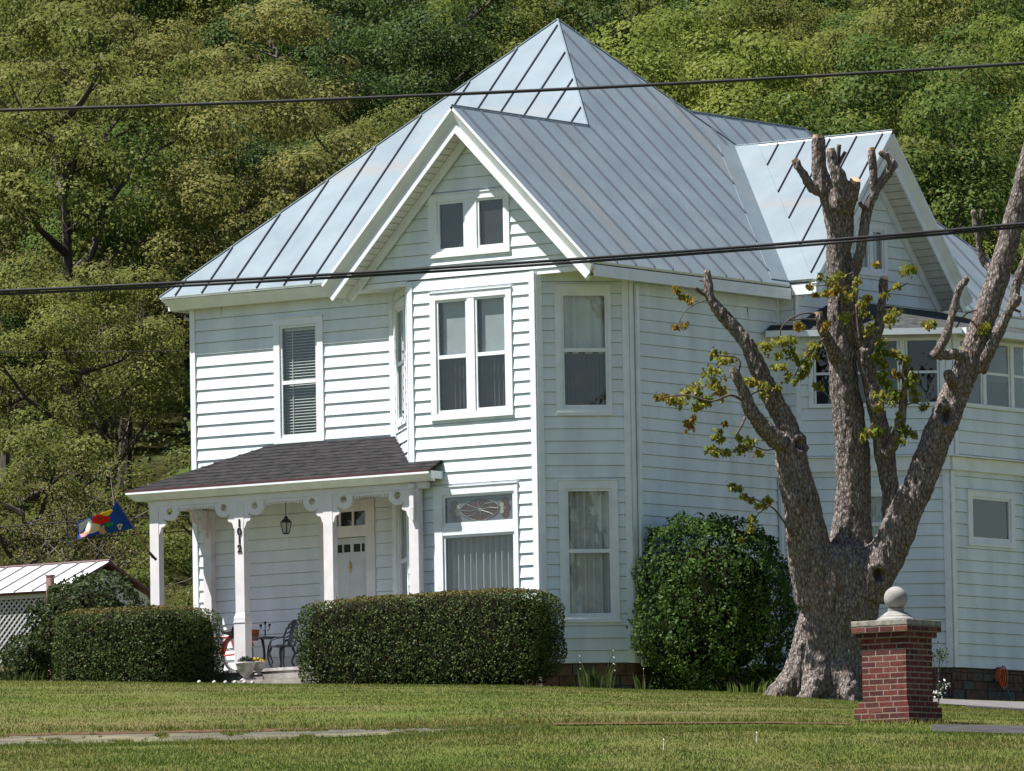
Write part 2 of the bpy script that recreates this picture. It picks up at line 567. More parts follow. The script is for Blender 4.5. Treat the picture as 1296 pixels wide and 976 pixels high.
def tag(o, label=None, cat=None, group=None, kind=None):
    if label:
        o['label'] = label
    if cat:
        o['category'] = cat
    if group:
        o['group'] = group
    if kind:
        o['kind'] = kind
    return o


def frame(P0, d):
    d = Vector((d[0], d[1], 0)).normalized()
    n = Vector((d.y, -d.x, 0))
    P0 = Vector((P0[0], P0[1], 0))

    def F(s, z, o=0.0):
        p = P0 + d * s + n * o
        return Vector((p.x, p.y, z))
    F.d, F.n, F.P0 = d, n, P0
    return F


def quadmesh(name, P, idx_per=4, mat_idx=None, mats=(), parent=None):
    """P: (N, k, 3) array of separate k-gons -> one mesh"""
    N, k = P.shape[0], P.shape[1]
    me = bpy.data.meshes.new(name)
    me.vertices.add(N * k)
    me.vertices.foreach_set('co', P.reshape(-1).astype(np.float32))
    me.loops.add(N * k)
    me.loops.foreach_set('vertex_index', np.arange(N * k, dtype=np.int32))
    me.polygons.add(N)
    me.polygons.foreach_set('loop_start', np.arange(0, N * k, k, dtype=np.int32))
    me.polygons.foreach_set('loop_total', np.full(N, k, dtype=np.int32))
    for q in mats:
        me.materials.append(q)
    if mat_idx is not None:
        me.polygons.foreach_set('material_index', mat_idx.astype(np.int32))
    me.update(calc_edges=True)
    return me


def leaf_quads(C, Nrm, size, jit=0.7, aspect=0.62):
    """leaf-shaped quads at centres C facing roughly Nrm"""
    N = len(C)
    nr = Nrm + rng.normal(0, jit, (N, 3))
    nr /= np.linalg.norm(nr, axis=1)[:, None] + 1e-9
    a = np.cross(nr, rng.normal(0, 1, (N, 3)))
    a /= np.linalg.norm(a, axis=1)[:, None] + 1e-9
    b = np.cross(nr, a)
    s = size[:, None]
    bend = nr * s * rng.uniform(-0.15, 0.25, (N, 1))
    P = np.stack([C - a * s * 0.5, C + b * s * 0.5 * aspect + bend, C + a * s * 0.5, C - b * s * 0.5 * aspect + bend], 1)
    return P


# ------------------------------------------------------------------ ground
GX = [-2600, 0, 324, 648, 972, 1296, 4000]
GU = [78, 84, 85.4, 86.0, 88.5, 89.2, 91, 95, 102, 108, 112, 118]
GY = {  # screen rows surveyed along each line of sight
    78: (985, 979, 976, 974, 973, 975, 985),
    84: (955, 947, 942, 930, 925, 933, 950),
    85.4: (953, 945, 940, 926, 922.5, 931, 948),
    86.0: (952, 944.5, 939, 925, 921.5, 930.5, 947),
    88.5: (943, 933, 927, 918.5, 916.5, 921, 936),
    89.2: (940, 929, 923, 916.5, 914.5, 919.5, 934),
    91: (930, 920, 915, 909, 908, 915, 930),
    95: (912, 903, 899, 895, 898, 909, 925),
    102: (888, 880, 880, 880, 887, 903, 916),
    108: (872, 866.5, 869, 871, 881, 900.5, 912),
    112: (866, 862, 866, 868.5, 879, 898, 908),
    118: (872, 868, 868, 870, 877, 887.5, 898),
}
GZ = np.array([[at(x, y, u)[2] for x, y in zip(GX, GY[u])] for u in GU])
U_ALL = [-40, 0, 40, 60, 70] + GU + [132, 190]


def hill(u):
    z = 0.0
    if u > 190:
        z += 0.20 * (min(u, 300) - 190)
    if u > 300:
        z += 0.36 * (u - 300)
    return z


def uv_of(P):
    d = np.asarray(P, float) - CAMP
    d[2] = 5.0
    v = RC @ d
    return 648 + FPX * v[0] / max(v[2], 20.0), v[2]


def ground_z(x, u):
    x = min(max(x, GX[0]), GX[-1])

    def row(i):
        return float(np.interp(x, GX, GZ[i]))
    if u <= GU[0]:
        z0 = row(0)
        return float(np.interp(u, [-40, 0, 45, GU[0]], [-7.4, -7.3, -5.6, z0]))
    if u >= GU[-1]:
        z0 = row(len(GU) - 1)
        zf = -0.45
        t = min(1.0, (u - GU[-1]) / 15.0)
        return z0 * (1 - t) + zf * t + hill(u)
    i = 0
    while GU[i + 1] < u:
        i += 1
    t = (u - GU[i]) / (GU[i + 1] - GU[i])
    return row(i) * (1 - t) + row(i + 1) * t


def gpt(x, u, dz=0.0):
    """ground point straight ahead on screen column x at depth u"""
    z = ground_z(x, u)
    p = at(x, 900, u)
    return Vector((p[0], p[1], z + dz))


def gz_at(X, Y):
    x, u = uv_of((X, Y, 0))
    return ground_z(x, u)


us = np.unique(np.concatenate([[-40, 0, 20, 45, 60, 70], np.arange(76, 118.01, 0.4), [120, 124, 128, 133], np.arange(140, 191, 10),
                               np.arange(195, 470, 5)]))
xs = np.concatenate([[-2600, -1500, -900, -500, -200], np.arange(-100, 1401, 25), [1500, 1800, 2300, 3000, 4000]])
g = MB()
for u in us:
    for x in xs:
        p = gpt(x, u if u > 20 else 20)
        if u <= 20:                      # behind and beside the photographer the street side stays level
            c = at(x, 900, 20)
            side = (x - 648) / FPX * 20
            q = np.array([CAMP[0], CAMP[1]]) + _f[:2] / np.linalg.norm(_f[:2]) * u + _r[:2] * side * (1 + (20 - u) * 0.3)
            p = Vector((q[0], q[1], -7.3 + 0.015 * u))
        if 76 < u < 120:
            p.z += 0.012 * noise.noise(Vector((p.x * 0.9, p.y * 0.9, 3.0)))
        g.v.append(tuple(p))
nx = len(xs)
for i in range(len(us) - 1):
    for j in range(nx - 1):
        g.f.append((i * nx + j, i * nx + j + 1, (i + 1) * nx + j + 1, (i + 1) * nx + j))
        g.m.append(1 if us[i] > 133 else 0)
gr = g.build('ground', [MT['grass'], MT['forestfloor']], smooth=True)
tag(gr, kind='structure')


def ribbon(name, x0, x1, u0, u1, mat, dz, wob=0.0, kind='structure', nseg=90, seed=0.0):
    b = MB()
    k = 6
    for i in range(nseg + 1):
        x = x0 + (x1 - x0) * i / nseg
        for j in range(k + 1):
            t = j / k
            a = u0 + wob * noise.noise(Vector((x * 0.013, seed, 0.0)))
            c = u1 + wob * noise.noise(Vector((x * 0.013, seed + 9, 5.0)))
            b.v.append(tuple(gpt(x, a + (c - a) * t, dz)))
    for i in range(nseg):
        for j in range(k):
            a = i * (k + 1) + j
            b.f.append((a, a + 1, a + k + 2, a + k + 1))
            b.m.append(0)
    o = b.build(name, mat)
    tag(o, kind=kind)
    return o


ribbon('sidewalk', -250, 690, 86.0, 88.3, MT['walk'], 0.016, 0.16)
ribbon('soil_strip', -250, 1075, 88.3, 88.85, MT['soil'], 0.020, 0.22, seed=4.0)
ribbon('path', 1178, 1900, 85.7, 88.8, MT['asphalt'], 0.018, 0.1, seed=7.0)
ribbon('driveway', 1180, 1900, 111.4, 116.4, MT['drive'], 0.018, 0.05, seed=2.0)
ribbon('driveway_apron', 1222, 1900, 107.4, 111.2, MT['asphalt'], 0.016, 0.5, seed=12.0)


def blades(N, x0, x1, u0, u1, h0, h1, wd, keep=None, dry=0.18, dz=0.0):
    x = rng.uniform(x0, x1, N)
    u = rng.uniform(u0, u1, N)
    P, MI = [], []
    lean = rng.normal(0, 0.5, (N, 2))
    hh = rng.uniform(h0, h1, N)
    dryv = rng.uniform(0, 1, N)
    for i in range(N):
        if keep and not keep(x[i], u[i]):
            continue
        p = gpt(x[i], u[i], dz)
        k = noise.noise(Vector((p.x * 0.55, p.y * 0.55, 1.0)))
        k2 = noise.noise(Vector((p.x * 0.17, p.y * 0.17, 8.0)))
        h = hh[i] * (1 + 0.5 * k)
        a = rng.uniform(0, math.pi)
        dx, dy = math.cos(a) * wd, math.sin(a) * wd
        t = (p.x + lean[i, 0] * h, p.y + lean[i, 1] * h, p.z + h)
        P.append(((p.x - dx, p.y - dy, p.z - 0.01), (p.x + dx, p.y + dy, p.z - 0.01), t))
        MI.append(1 if dryv[i] < dry + 0.32 * k + 0.30 * k2 else 0)
    return np.array(P), np.array(MI)


def lawn_keep(x, u):
    if 86.0 < u < 88.7 and x < 692:
        e = noise.noise(Vector((x * 0.02, u * 0.9, 3.0)))
        return u < 86.3 + 1.1 * noise.noise(Vector((x * 0.021, 0.3, 0.7))) or u > 88.35 + 0.6 * e or e > -0.08 or random.random() < 0.3
    if 88.1 < u < 88.9 and x < 1078:
        return random.random() < 0.35 or noise.noise(Vector((x * 0.03, u, 7.0))) > -0.05
    if x > 1176 and 85.7 < u < 88.8:
        return random.random() < 0.02
    if x > 1184 and u > 111.3:
        return False
    if x > 1218 and u > 107.3:
        return random.random() < 0.06
    return True


Pa, Ma = blades(190000, -60, 1360, 76.5, 113.5, 0.012, 0.032, 0.007, lawn_keep)
Pb, Mb = blades(9000, -60, 1360, 83.6, 86.3, 0.025, 0.065, 0.008, lawn_keep, dry=0.05)
Pc, Mc = blades(4000, -60, 1200, 88.9, 90.0, 0.04, 0.09, 0.008, None, dry=0.4)
Pd, Md = blades(40000, -60, 1360, 76.0, 84.0, 0.015, 0.042, 0.008, lawn_keep, dry=0.1)


def walk_keep(x, u):
    t = (u - 86.0) / 2.3
    k = noise.noise(Vector((x * 0.022, t * 1.4, 2.0))) + 0.5 * noise.noise(Vector((x * 0.09, t * 3, 5.0)))
    return k > 0.62 - 0.95 * abs(t - 0.45) - max(0.0, (x - 430) / 260) * 1.3


Pe, Me = blades(26000, -60, 700, 85.95, 88.4, 0.010, 0.040, 0.008, walk_keep, dry=0.30, dz=0.016)


def outer_keep(x, u):
    return not (-60 < x < 1360 and u > 76) and lawn_keep(x, u)


Pf, Mf = blades(110000, -900, 2200, 58, 113.5, 0.02, 0.06, 0.013, outer_keep)
me = quadmesh('lawn_grass', np.concatenate([Pa, Pb, Pc, Pd, Pe, Pf]), 3, np.concatenate([Ma, Mb, Mc, Md, Me, Mf]), [MT['blade1'], MT['blade2']])
tag(link('lawn_grass', me), 'short mown grass over the front lawn', 'grass', kind='stuff')

# ------------------------------------------------------------------ house
HL = Vector((-2.5, 4.0, -0.45))
house = empty('house', HL, 'white two storey clapboard house with a grey metal pyramid roof and front porch', 'house')
EXPO = 0.1935


def siding(name, F, z0, z1, s0, s1, holes=(), thick=0.020, parent=None, mat=None, phase=0.0, make=True, mb=None):
    """real lapped boards; s0/s1 numbers or functions of z; holes (s0, s1, z0, z1)"""
    f0 = s0 if callable(s0) else (lambda z: s0)
    f1 = s1 if callable(s1) else (lambda z: s1)
    b = mb or MB()
    k0 = math.floor((z0 - phase) / EXPO + 1e-6)
    k1 = math.ceil((z1 - phase) / EXPO - 1e-6)

    def spans(za, zb):
        zm = (za + zb) / 2
        cuts = sorted([h for h in holes if h[2] < zm < h[3]])
        segs = []
        L = (f0(za), f0(zb))
        for h in cuts:
            segs.append((L, (h[0], h[0])))
            L = (h[1], h[1])
        segs.append((L, (f1(za), f1(zb))))
        return [q for q in segs if q[1][0] - q[0][0] > 1e-4 or q[1][1] - q[0][1] > 1e-4]
    for k in range(k0, k1):
        zb, zt = phase + k * EXPO, phase + (k + 1) * EXPO
        lv = sorted({max(zb, z0), min(zt, z1)} | {z for h in holes for z in h[2:4] if max(zb, z0) < z < min(zt, z1)})
        wig = 0.0015 * math.sin(k * 12.9898)

        def off(z):
            return 0.003 + (thick + wig) * (zt - z) / EXPO
        for a, c in zip(lv[:-1], lv[1:]):
            for (la, lc), (ra, rc) in spans(a, c):
                if a == lv[0]:
                    a = a + 0.0085
                b.poly([F(la, a, off(a)), F(ra, a, off(a)), F(rc, c, off(c)), F(lc, c, off(c))])
        za = lv[0]
        for (la, lc), (ra, rc) in spans(za, za + 1e-4):       # open groove under the butt edge of the board
            zg = za + 0.0085
            b.poly([F(la, zg, -0.016), F(ra, zg, -0.016), F(ra, zg, off(za)), F(la, zg, off(za))])
            b.poly([F(la, za, -0.016), F(ra, za, -0.016), F(ra, zg, -0.016), F(la, zg, -0.016)])
            b.poly([F(la, za, 0.004), F(ra, za, 0.004), F(ra, za, -0.016), F(la, za, -0.016)])
    if not make:
        return b
    return b.build(name, mat or MT['siding'], parent or house)


def curtain_sheet(b, F, s0, s1, z0, z1, o, amp=0.025, per=0.12, m=0, seed=0):
    n = max(8, int((s1 - s0) / per * 8))
    pts = []
    for i in range(n + 1):
        s = s0 + (s1 - s0) * i / n
        ph = s / per * 2 * math.pi + 1.3 * noise.noise(Vector((s * 3, seed, 0.5)))
        pts.append((s, o + amp * math.sin(ph) + amp * 0.6 * noise.noise(Vector((s * 9, seed, 2.0)))))
    for (sa, oa), (sb, ob) in zip(pts[:-1], pts[1:]):
        b.poly([F(sa, z0, oa), F(sb, z0, ob), F(sb, z1, ob), F(sa, z1, oa)], m)


def window(F, outer, lights, style='double', cloth='curtain', cw=0.115, cover=None, rail=None, label=None, name='window', sillext=0.02, deep=0.55):
    """outer: casing (s0, s1, z0, z1). lights: list of openings (s0, s1, z0, z1).
    cover: list per light of ('curtain'|'dim'|'shade'|'blind'|'screen'|None)"""
    s0, s1, z0, z1 = outer
    b = MB()
    ao, bo = 0.003, 0.036
    # casing boards round and between the openings
    lo = min(q[2] for q in lights)
    hi = max(q[3] for q in lights)
    xs_ = sorted(lights)
    b.fbox(F, s0, xs_[0][0], z0 + 0.05, z1, ao, bo)
    b.fbox(F, xs_[-1][1], s1, z0 + 0.05, z1, ao, bo)
    for q, r in zip(xs_[:-1], xs_[1:]):
        if r[0] - q[1] > 0.02:
            b.fbox(F, q[1], r[0], lo, hi, ao, bo - 0.006)
    L, R = xs_[0][0], xs_[-1][1]
    b.fbox(F, L, R, hi, z1, ao, bo - 0.002)
    b.fbox(F, L, R, z0 + 0.05, lo, ao, bo - 0.002)
    b.fbox(F, s0 - 0.006, s1 + 0.006, z0, z0 + 0.049, ao, bo + 0.012)          # sill
    b.fbox(F, s0 - 0.006, s1 + 0.006, z1 + 0.002, z1 + 0.02, ao, bo + 0.012)      # drip cap
    # horizontals between stacked lights
    zs = sorted({(q[2], q[3]) for q in lights})
    for (a0, a1), (b0, b1) in zip(zs[:-1], zs[1:]):
        if b0 - a1 > 0.02:
            b.fbox(F, L, R, a1, b0, ao, bo - 0.004)
    # room behind, its lack of light painted near-black
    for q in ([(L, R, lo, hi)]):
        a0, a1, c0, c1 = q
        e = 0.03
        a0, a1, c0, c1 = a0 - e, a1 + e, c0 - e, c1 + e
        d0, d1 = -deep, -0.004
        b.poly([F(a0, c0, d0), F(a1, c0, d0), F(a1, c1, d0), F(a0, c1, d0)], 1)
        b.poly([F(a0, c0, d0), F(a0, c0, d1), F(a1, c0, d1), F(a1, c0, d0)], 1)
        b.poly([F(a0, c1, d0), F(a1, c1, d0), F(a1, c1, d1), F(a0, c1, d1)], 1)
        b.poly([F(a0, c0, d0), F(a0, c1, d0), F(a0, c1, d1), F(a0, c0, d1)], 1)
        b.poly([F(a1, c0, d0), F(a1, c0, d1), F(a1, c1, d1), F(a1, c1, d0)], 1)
    wo = b.build(name, [MT['trim'], MT['dark']], house)
    if label:
        wo['label'] = label
    for i, (a0, a1, c0, c1) in enumerate(lights):
        fb = MB()
        fw = 0.042
        o0, o1 = -0.02, 0.014
        fb.fbox(F, a0, a0 + fw, c0, c1, o0, o1)
        fb.fbox(F, a1 - fw, a1, c0, c1, o0, o1)
        fb.fbox(F, a0 + fw, a1 - fw, c1 - fw, c1, o0, o1)
        fb.fbox(F, a0 + fw, a1 - fw, c0, c0 + fw * 1.3, o0, o1)
        if style == 'double':
            rz = rail if rail else (c0 + c1) / 2
            fb.fbox(F, a0 + fw, a1 - fw, rz - 0.03, rz + 0.03, o0 - 0.004, o1 + 0.004)
        fb.build('sash', MT['trim'], wo)
        pb = MB()
        pb.poly([F(a0 + 0.01, c0 + 0.01, -0.008), F(a1 - 0.01, c0 + 0.01, -0.008), F(a1 - 0.01, c1 - 0.01, -0.008), F(a0 + 0.01, c1 - 0.01, -0.008)])
        pb.build('pane', MT['glass'], wo)
        cv = cover[i] if cover else None
        cb = MB()
        rz = rail if rail else (c0 + c1) / 2
        if cv == 'curtain':
            curtain_sheet(cb, F, a0, a1, c0, c1, -0.12, amp=0.04, seed=i + a0)
            cb.build('curtain', MT[cloth], wo, True)
        elif cv == 'dim':
            curtain_sheet(cb, F, a0, a1, c0, c1, -0.14, per=0.09, seed=i + a0)
            cb.build('curtain', MT['dimcurtain'], wo, True)
        elif cv == 'shade':       # pale roller shade over the upper sash, dark curtain under it
            cb.fbox(F, a0 + 0.07, a1 - 0.015, rz - 0.02, c1, -0.085, -0.08)
            cb.build('roller_shade', MT['shade'], wo)
            cb = MB()
            curtain_sheet(cb, F, a0, a1, c0, c1, -0.15, per=0.085, amp=0.02, seed=i + a0)
            cb.build('curtain', MT['dimcurtain'], wo, True)
        elif cv == 'sheer':
            curtain_sheet(cb, F, a0, a1, rz - 0.05, c1, -0.11, per=0.2, amp=0.03, seed=i + a0)
            cb.build('curtain', MT[cloth], wo, True)
            cb = MB()
            curtain_sheet(cb, F, a0, a1, c0, rz, -0.12, per=0.07, amp=0.015, seed=i + a0)
            cb.build('curtain', MT['dimcurtain'], wo, True)
        elif cv == 'blind':
            nsl = int((c1 - c0 - 0.08) / 0.047)
            for k in range(nsl):
                z = c0 + 0.05 + k * 0.047
                cb.hexa([F(a0 + 0.06, z, -0.062), F(a1 - 0.03, z, -0.062), F(a1 - 0.03, z + 0.017, -0.092), F(a0 + 0.06, z + 0.017, -0.092),
                         F(a0 + 0.06, z + 0.003, -0.062), F(a1 - 0.03, z + 0.003, -0.062), F(a1 - 0.03, z + 0.02, -0.092), F(a0 + 0.06, z + 0.02, -0.092)])
            for s in (a0 + 0.2, a1 - 0.1):
                cb.fbox(F, s - 0.008, s + 0.008, c0 + 0.04, c1 - 0.06, -0.061, -0.058)
            cb.fbox(F, a0 + 0.05, a1 - 0.02, c1 - 0.09, c1 - 0.045, -0.10, -0.05)
            cb.build('blind', MT['blind'], wo)
        elif cv == 'screen':
            cb.fbox(F, a0 + 0.02, a1 - 0.02, c0 + 0.02, c1 - 0.02, -0.05, -0.045)
            cb.build('insect_screen', MT['screen'], wo)
    return wo


def board(b, F, s, z0, z1, wl=0.055, wr=0.055, o=0.034, m=0):
    b.fbox(F, s - wl, s + wr, z0, z1, 0.004, o, m)


def cboard(parent, *a, **k):
    b = MB()
    board(b, *a, **k)
    return b.build('corner_board', MT['trim'], parent)


ZTOP = 6.18
C1, C2 = (0.0, 0.0), (1.04, 1.04)
BL, WL = (-2.5, 0.0), (-3.6, 1.1)
F_bay = frame((0, 0), (1, 0))                       # s = X
F_canR = frame((0, 0), (1, 1))                      # s from the bay corner
F_side = frame((1.04, 0), (0, 1))                   # s = Y
F_canL = frame(WL, (1, -1))
F_front = frame((0, 1.1), (1, 0))                   # s = X
WA = rad(55)
F_wing = frame((1.04, 5.25), (math.sin(WA), math.cos(WA)))
WEND = 2.70
WC = F_wing(WEND, 0)
F_right = frame((WC.x, 0), (0, 1))                  # s = Y
F_gabW = frame((1.35, 0), (0, 1))
F_ret = frame((0, 5.25), (1, 0))
nW = F_wing.n
F_swing = frame((1.04 + nW.x * 0.13, 5.25 + nW.y * 0.13), (math.sin(WA), math.cos(WA)))
SX = WC.x + 0.14
SEND = (SX - F_swing.P0.x) / F_swing.d.x
SC1 = F_swing(SEND, 0)
F_sunR = frame((SX, 0), (0, 1))
LCAN = math.hypot(1.1, 1.1)

# gable over the bay: apex of wall follows the roof underside
GAX, GAZ = -1.25, 8.85


def gl(z):
    return max(-3.62, GAX - (GAZ - 0.30 - z))


def grt(z):
    return min(1.1, GAX + (GAZ - 0.30 - z))


h2 = (-2.05, -0.45, 3.93, 5.95)
hg = (-2.05, -0.46, 6.51, 7.50)
h1 = (-2.04, -0.39, 0.70, 2.86)
ins = 0.03


def hole(q):
    return (q[0] + ins, q[1] - ins, q[2] + ins, q[3] - ins)


def joint_lines(F, parent, spots):
    for s_, k in spots:
        b = MB()
        b.fbox(F, s_ - 0.0012, s_ + 0.0012, k * EXPO + 0.012, (k + 1) * EXPO + 0.006, 0.004, 0.0225)
        b.build('board_joint', MT['lead'], parent)


wl = siding('wall', F_bay, 0.0, ZTOP, BL[0], 0.0, [hole(h2), hole(h1)])
siding('gable_wall', F_bay, ZTOP + 0.012, 8.52, gl, grt, [hole(hg)], phase=ZTOP + 0.012)
cboard(wl, F_bay, -0.045, 0, ZTOP - 0.02, 0.055, 0.046)
cboard(wl, F_bay, -2.455, 0, ZTOP - 0.02, 0.046, 0.055)

q2 = (0.30, 1.19, 3.89, 5.94)
q1 = (0.31, 1.25, 0.64, 2.86)
wr = siding('wall', F_canR, 0.0, ZTOP, 0.0, math.hypot(*C2), [hole(q2), hole(q1)])
cboard(wr, F_canR, 0.05, 0, ZTOP - 0.02, 0.046, 0.05, 0.033)
cboard(wr, F_canR, math.hypot(*C2) - 0.045, 0, ZTOP - 0.02, 0.055, 0.045, 0.033)
cboard(wr, F_side, C2[1] + 0.05, 0, ZTOP - 0.02, 0.05, 0.055, 0.033)

wd_ = siding('wall', F_side, 0.0, ZTOP, C2[1], 5.25)
joint_lines(F_side, wd_, [(4.35, 29)])
cboard(wd_, F_side, 5.2, 0, ZTOP - 0.02, 0.04, 0.045, 0.03)

c2w = (0.12, 1.28, 3.95, 5.95)
c2w = (LCAN - 1.98, LCAN - 0.30, 4.0, 5.95)
c2w = (0.24, 1.30, 3.95, 5.95)
c1w = (0.24, 1.30, 0.75, 2.86)
wcl = siding('wall', F_canL, 0.0, ZTOP, 0.0, LCAN, [hole(c2w), hole(c1w)])
cboard(wcl, F_canL, LCAN - 0.05, 0, ZTOP - 0.02, 0.05, 0.046, 0.033)
cboard(wcl, F_canL, 0.05, 0, ZTOP - 0.02, 0.045, 0.05, 0.033)

f2 = (-6.06, -5.05, 3.86, 5.90)
dh = (-5.17, -4.05, 0.13, 2.86)
XL = -7.80
wf = siding('wall', F_front, 0.0, 6.30, XL, WL[0], [hole(f2), (dh[0] + ins, dh[1] - ins, dh[2], dh[3] - ins)])
joint_lines(F_front, wf, [(-7.15, 31)])
cboard(wf, F_front, XL + 0.05, 0, 6.26, 0.053, 0.05)
cboard(wf, F_front, WL[0] - 0.05, 0, 6.26, 0.05, 0.03)
F_left = frame((XL, 0), (0, -1))
siding('wall', F_left, 0.0, 6.30, -10.0, -1.1)

# wing at the right rear
g1 = (1.15, 1.78, 1.75, 2.92)
wwg = siding('wall', F_wing, 0.0, 3.19, 0.0, WEND, [hole(g1)])
r1 = (7.29, 8.69, 1.99, 2.88)
wrt = siding('wall', F_right, 0.0, 3.19, WC.y, 9.1, [hole(r1)])
cboard(wrt, F_wing, WEND - 0.055, 0, 3.18, 0.055, 0.056)
cboard(wrt, F_right, WC.y + 0.05, 0, 3.18, 0.046, 0.055)
cboard(wrt, F_right, 9.05, 0, 3.18, 0.06, 0.05)
F_rback = frame((WC.x, 9.1), (-1, 0))
siding('wall', F_rback, 0.0, 5.5, 0, 2.4)
for args in ((F_wing, 0.05, WEND + 0.02, 3.19, 3.405, 0.0, 0.10), (F_right, WC.y - 0.02, 9.2, 3.19, 3.40, 0.0, 0.085),
             (F_swing, 0.1, SEND + 0.03, 3.408, 3.428, -0.05, 0.045), (F_sunR, SC1.y - 0.01, 9.3, 3.404, 3.425, -0.05, 0.045)):   # belt between the floors
    b = MB()
    b.fbox(*args)
    b.build('belt_course', MT['trim'], house)
# sleeping porch
sw0, sw1 = 4.22, 5.33
wsp = siding('wall', F_swing, 3.43, 5.47, 0.22, SEND, [(0.46, SEND - 0.12, sw0, sw1)], phase=3.43)
wsr = siding('wall', F_sunR, 3.43, 5.47, SC1.y, 9.3, [(SC1.y + 0.12, 9.15, sw0, sw1)], phase=3.43)
cboard(wsp, F_swing, SEND - 0.05, 3.43, 5.45, 0.05, 0.05)
cboard(wsp, F_swing, 0.28, 3.43, 5.45, 0.05, 0.05)
cboard(wsp, F_sunR, SC1.y + 0.05, 3.43, 5.45, 0.046, 0.05)


def gw0(z):
    return max(5.25, 7.46 - (8.87 - 0.28 - z) / 1.116)


def gw1(z):
    return min(9.7, 7.46 + (8.87 - 0.28 - z) / 1.116)


gwn = (7.0, 7.98, 6.52, 7.40)
wgb = siding('gable_wall', F_gabW, 5.3, 8.56, gw0, gw1, [hole(gwn)], phase=5.3)
siding('wall', F_ret, 3.3, 6.16, 1.04, 1.35)
cboard(wgb, F_gabW, 5.30, 5.4, 6.22, 0.05, 0.05)
F_rear = frame((0.8, 0), (0, 1))
siding('wall', F_rear, 0.0, 6.16, 9.1, 14.0)
for args in ((XL, 0.8, 10.0, 10.05, -0.4, 6.2), (-6.0, 0.8, 14.0, 14.05, -0.4, 6.2), (-6.0, -5.95, 10.06, 13.99, -0.4, 6.2)):
    b = MB()
    b.box(*args)
    b.build('rear_wall', MT['siding'], house)

# windows
window(F_bay, h2, [(-1.94, -1.32, 4.03, 5.84), (-1.18, -0.56, 4.03, 5.84)], cover=['shade', 'shade'], rail=4.93)
window(F_bay, hg, [(-1.88, -1.33, 6.60, 7.40), (-1.10, -0.55, 6.60, 7.40)], style='fixed', cover=['screen', 'screen'])
wst = window(F_bay, h1, [(-1.87, -0.46, 2.24, 2.74), (-1.87, -0.46, 0.82, 2.10)], style='fixed', cover=[None, 'curtain'],
             label='front window with a curtain below and a stained glass transom above')
window(F_canR, q2, [(0.40, 1.14, 4.0, 5.82)], cover=['sheer'], rail=4.92, cloth='unlitcurtain')
window(F_canR, q1, [(0.42, 1.15, 0.73, 2.74)], cover=['curtain'], rail=1.76, cloth='unlitcurtain')
window(F_canL, c2w, [(0.34, 1.20, 4.04, 5.84)], cover=['dim'], rail=4.96)
window(F_canL, c1w, [(0.34, 1.20, 0.85, 2.75)], cover=['dim'], rail=1.8)
window(F_front, f2, [(-5.94, -5.17, 3.95, 5.78)], cover=['blind'], rail=4.85)
window(F_wing, g1, [(1.25, 1.68, 1.84, 2.82)], cover=['curtain'], cloth='unlitcurtain')
window(F_right, r1, [(7.42, 8.58, 2.08, 2.79)], style='fixed', cover=['screen'])
window(F_gabW, gwn, [(7.10, 7.45, 6.60, 7.30), (7.53, 7.88, 6.60, 7.30)], style='fixed', cover=['curtain', 'curtain'], cloth='unlitcurtain')


def strip_window(F, s0, s1, z0, z1, edges, rail):
    b = MB()
    b.fbox(F, s0, s1, z1 - 0.05, z1, -0.03, 0.03)
    b.fbox(F, s0, s1, z0, z0 + 0.06, -0.03, 0.045)
    for e in edges:
        b.fbox(F, e - 0.042, e + 0.042, z0 + 0.06, z1 - 0.05, -0.03, 0.028)
    a0, a1, d0, d1 = s0 - 0.02, s1 + 0.02, -1.3, -0.035
    for P in ([(a0, z0, d0), (a1, z0, d0), (a1, z1, d0), (a0, z1, d0)], [(a0, z0, d0), (a0, z0, d1), (a1, z0, d1), (a1, z0, d0)],
              [(a0, z1, d0), (a1, z1, d0), (a1, z1, d1), (a0, z1, d1)]):
        b.poly([F(*p) for p in P], 1)
    wo = b.build('window', [MT['trim'], MT['dark']], house)
    wo['label'] = 'long row of porch windows under the shingled wing roof'
    for a, c in zip(edges[:-1], edges[1:]):
        f = MB()
        f.fbox(F, a + 0.05, c - 0.05, rail - 0.02, rail + 0.02, -0.025, 0.01)
        for q, r in ((a + 0.05, a + 0.085), (c - 0.085, c - 0.05)):
            f.fbox(F, q, r, z0 + 0.06, z1 - 0.05, -0.025, 0.008)
        f.build('sash', MT['trim'], wo)
        p = MB()
        p.poly([F(a + 0.04, z0 + 0.05, -0.01), F(c - 0.04, z0 + 0.05, -0.01), F(c - 0.04, z1 - 0.04, -0.01), F(a + 0.04, z1 - 0.04, -0.01)])
        p.build('pane', MT['glass'], wo)
        q = MB()
        if random.random() < 0.55:
            curtain_sheet(q, F, a + 0.05 + (c - a) * 0.45, c - 0.05, rail, z1 - 0.05, -0.2, per=0.15, seed=a)
        q.fbox(F, a + 0.05, c - 0.05, z0 + 0.05, z0 + 0.05 + (rail - z0) * 0.8, -0.42, -0.40, 0)
        q.build('curtain', MT['dimcurtain'], wo)
    return wo


strip_window(F_swing, 0.46, SEND - 0.12, sw0, sw1, [0.5, 0.98, 1.46, 1.98, SEND - 0.16], 4.77)
strip_window(F_sunR, SC1.y + 0.12, 9.15, sw0, sw1, [SC1.y + 0.16, 7.66, 8.50, 9.12], 4.80)

# stained glass in the transom
sb = MB()
za, zb_, sa, sb_ = 2.29, 2.69, -1.81, -0.52
sc_, zc = (sa + sb_) / 2, (za + zb_) / 2 - 0.005
o = -0.022
sb.poly([F_bay(sa, za, o), F_bay(sb_, za, o), F_bay(sb_, zb_, o), F_bay(sa, zb_, o)], 0)


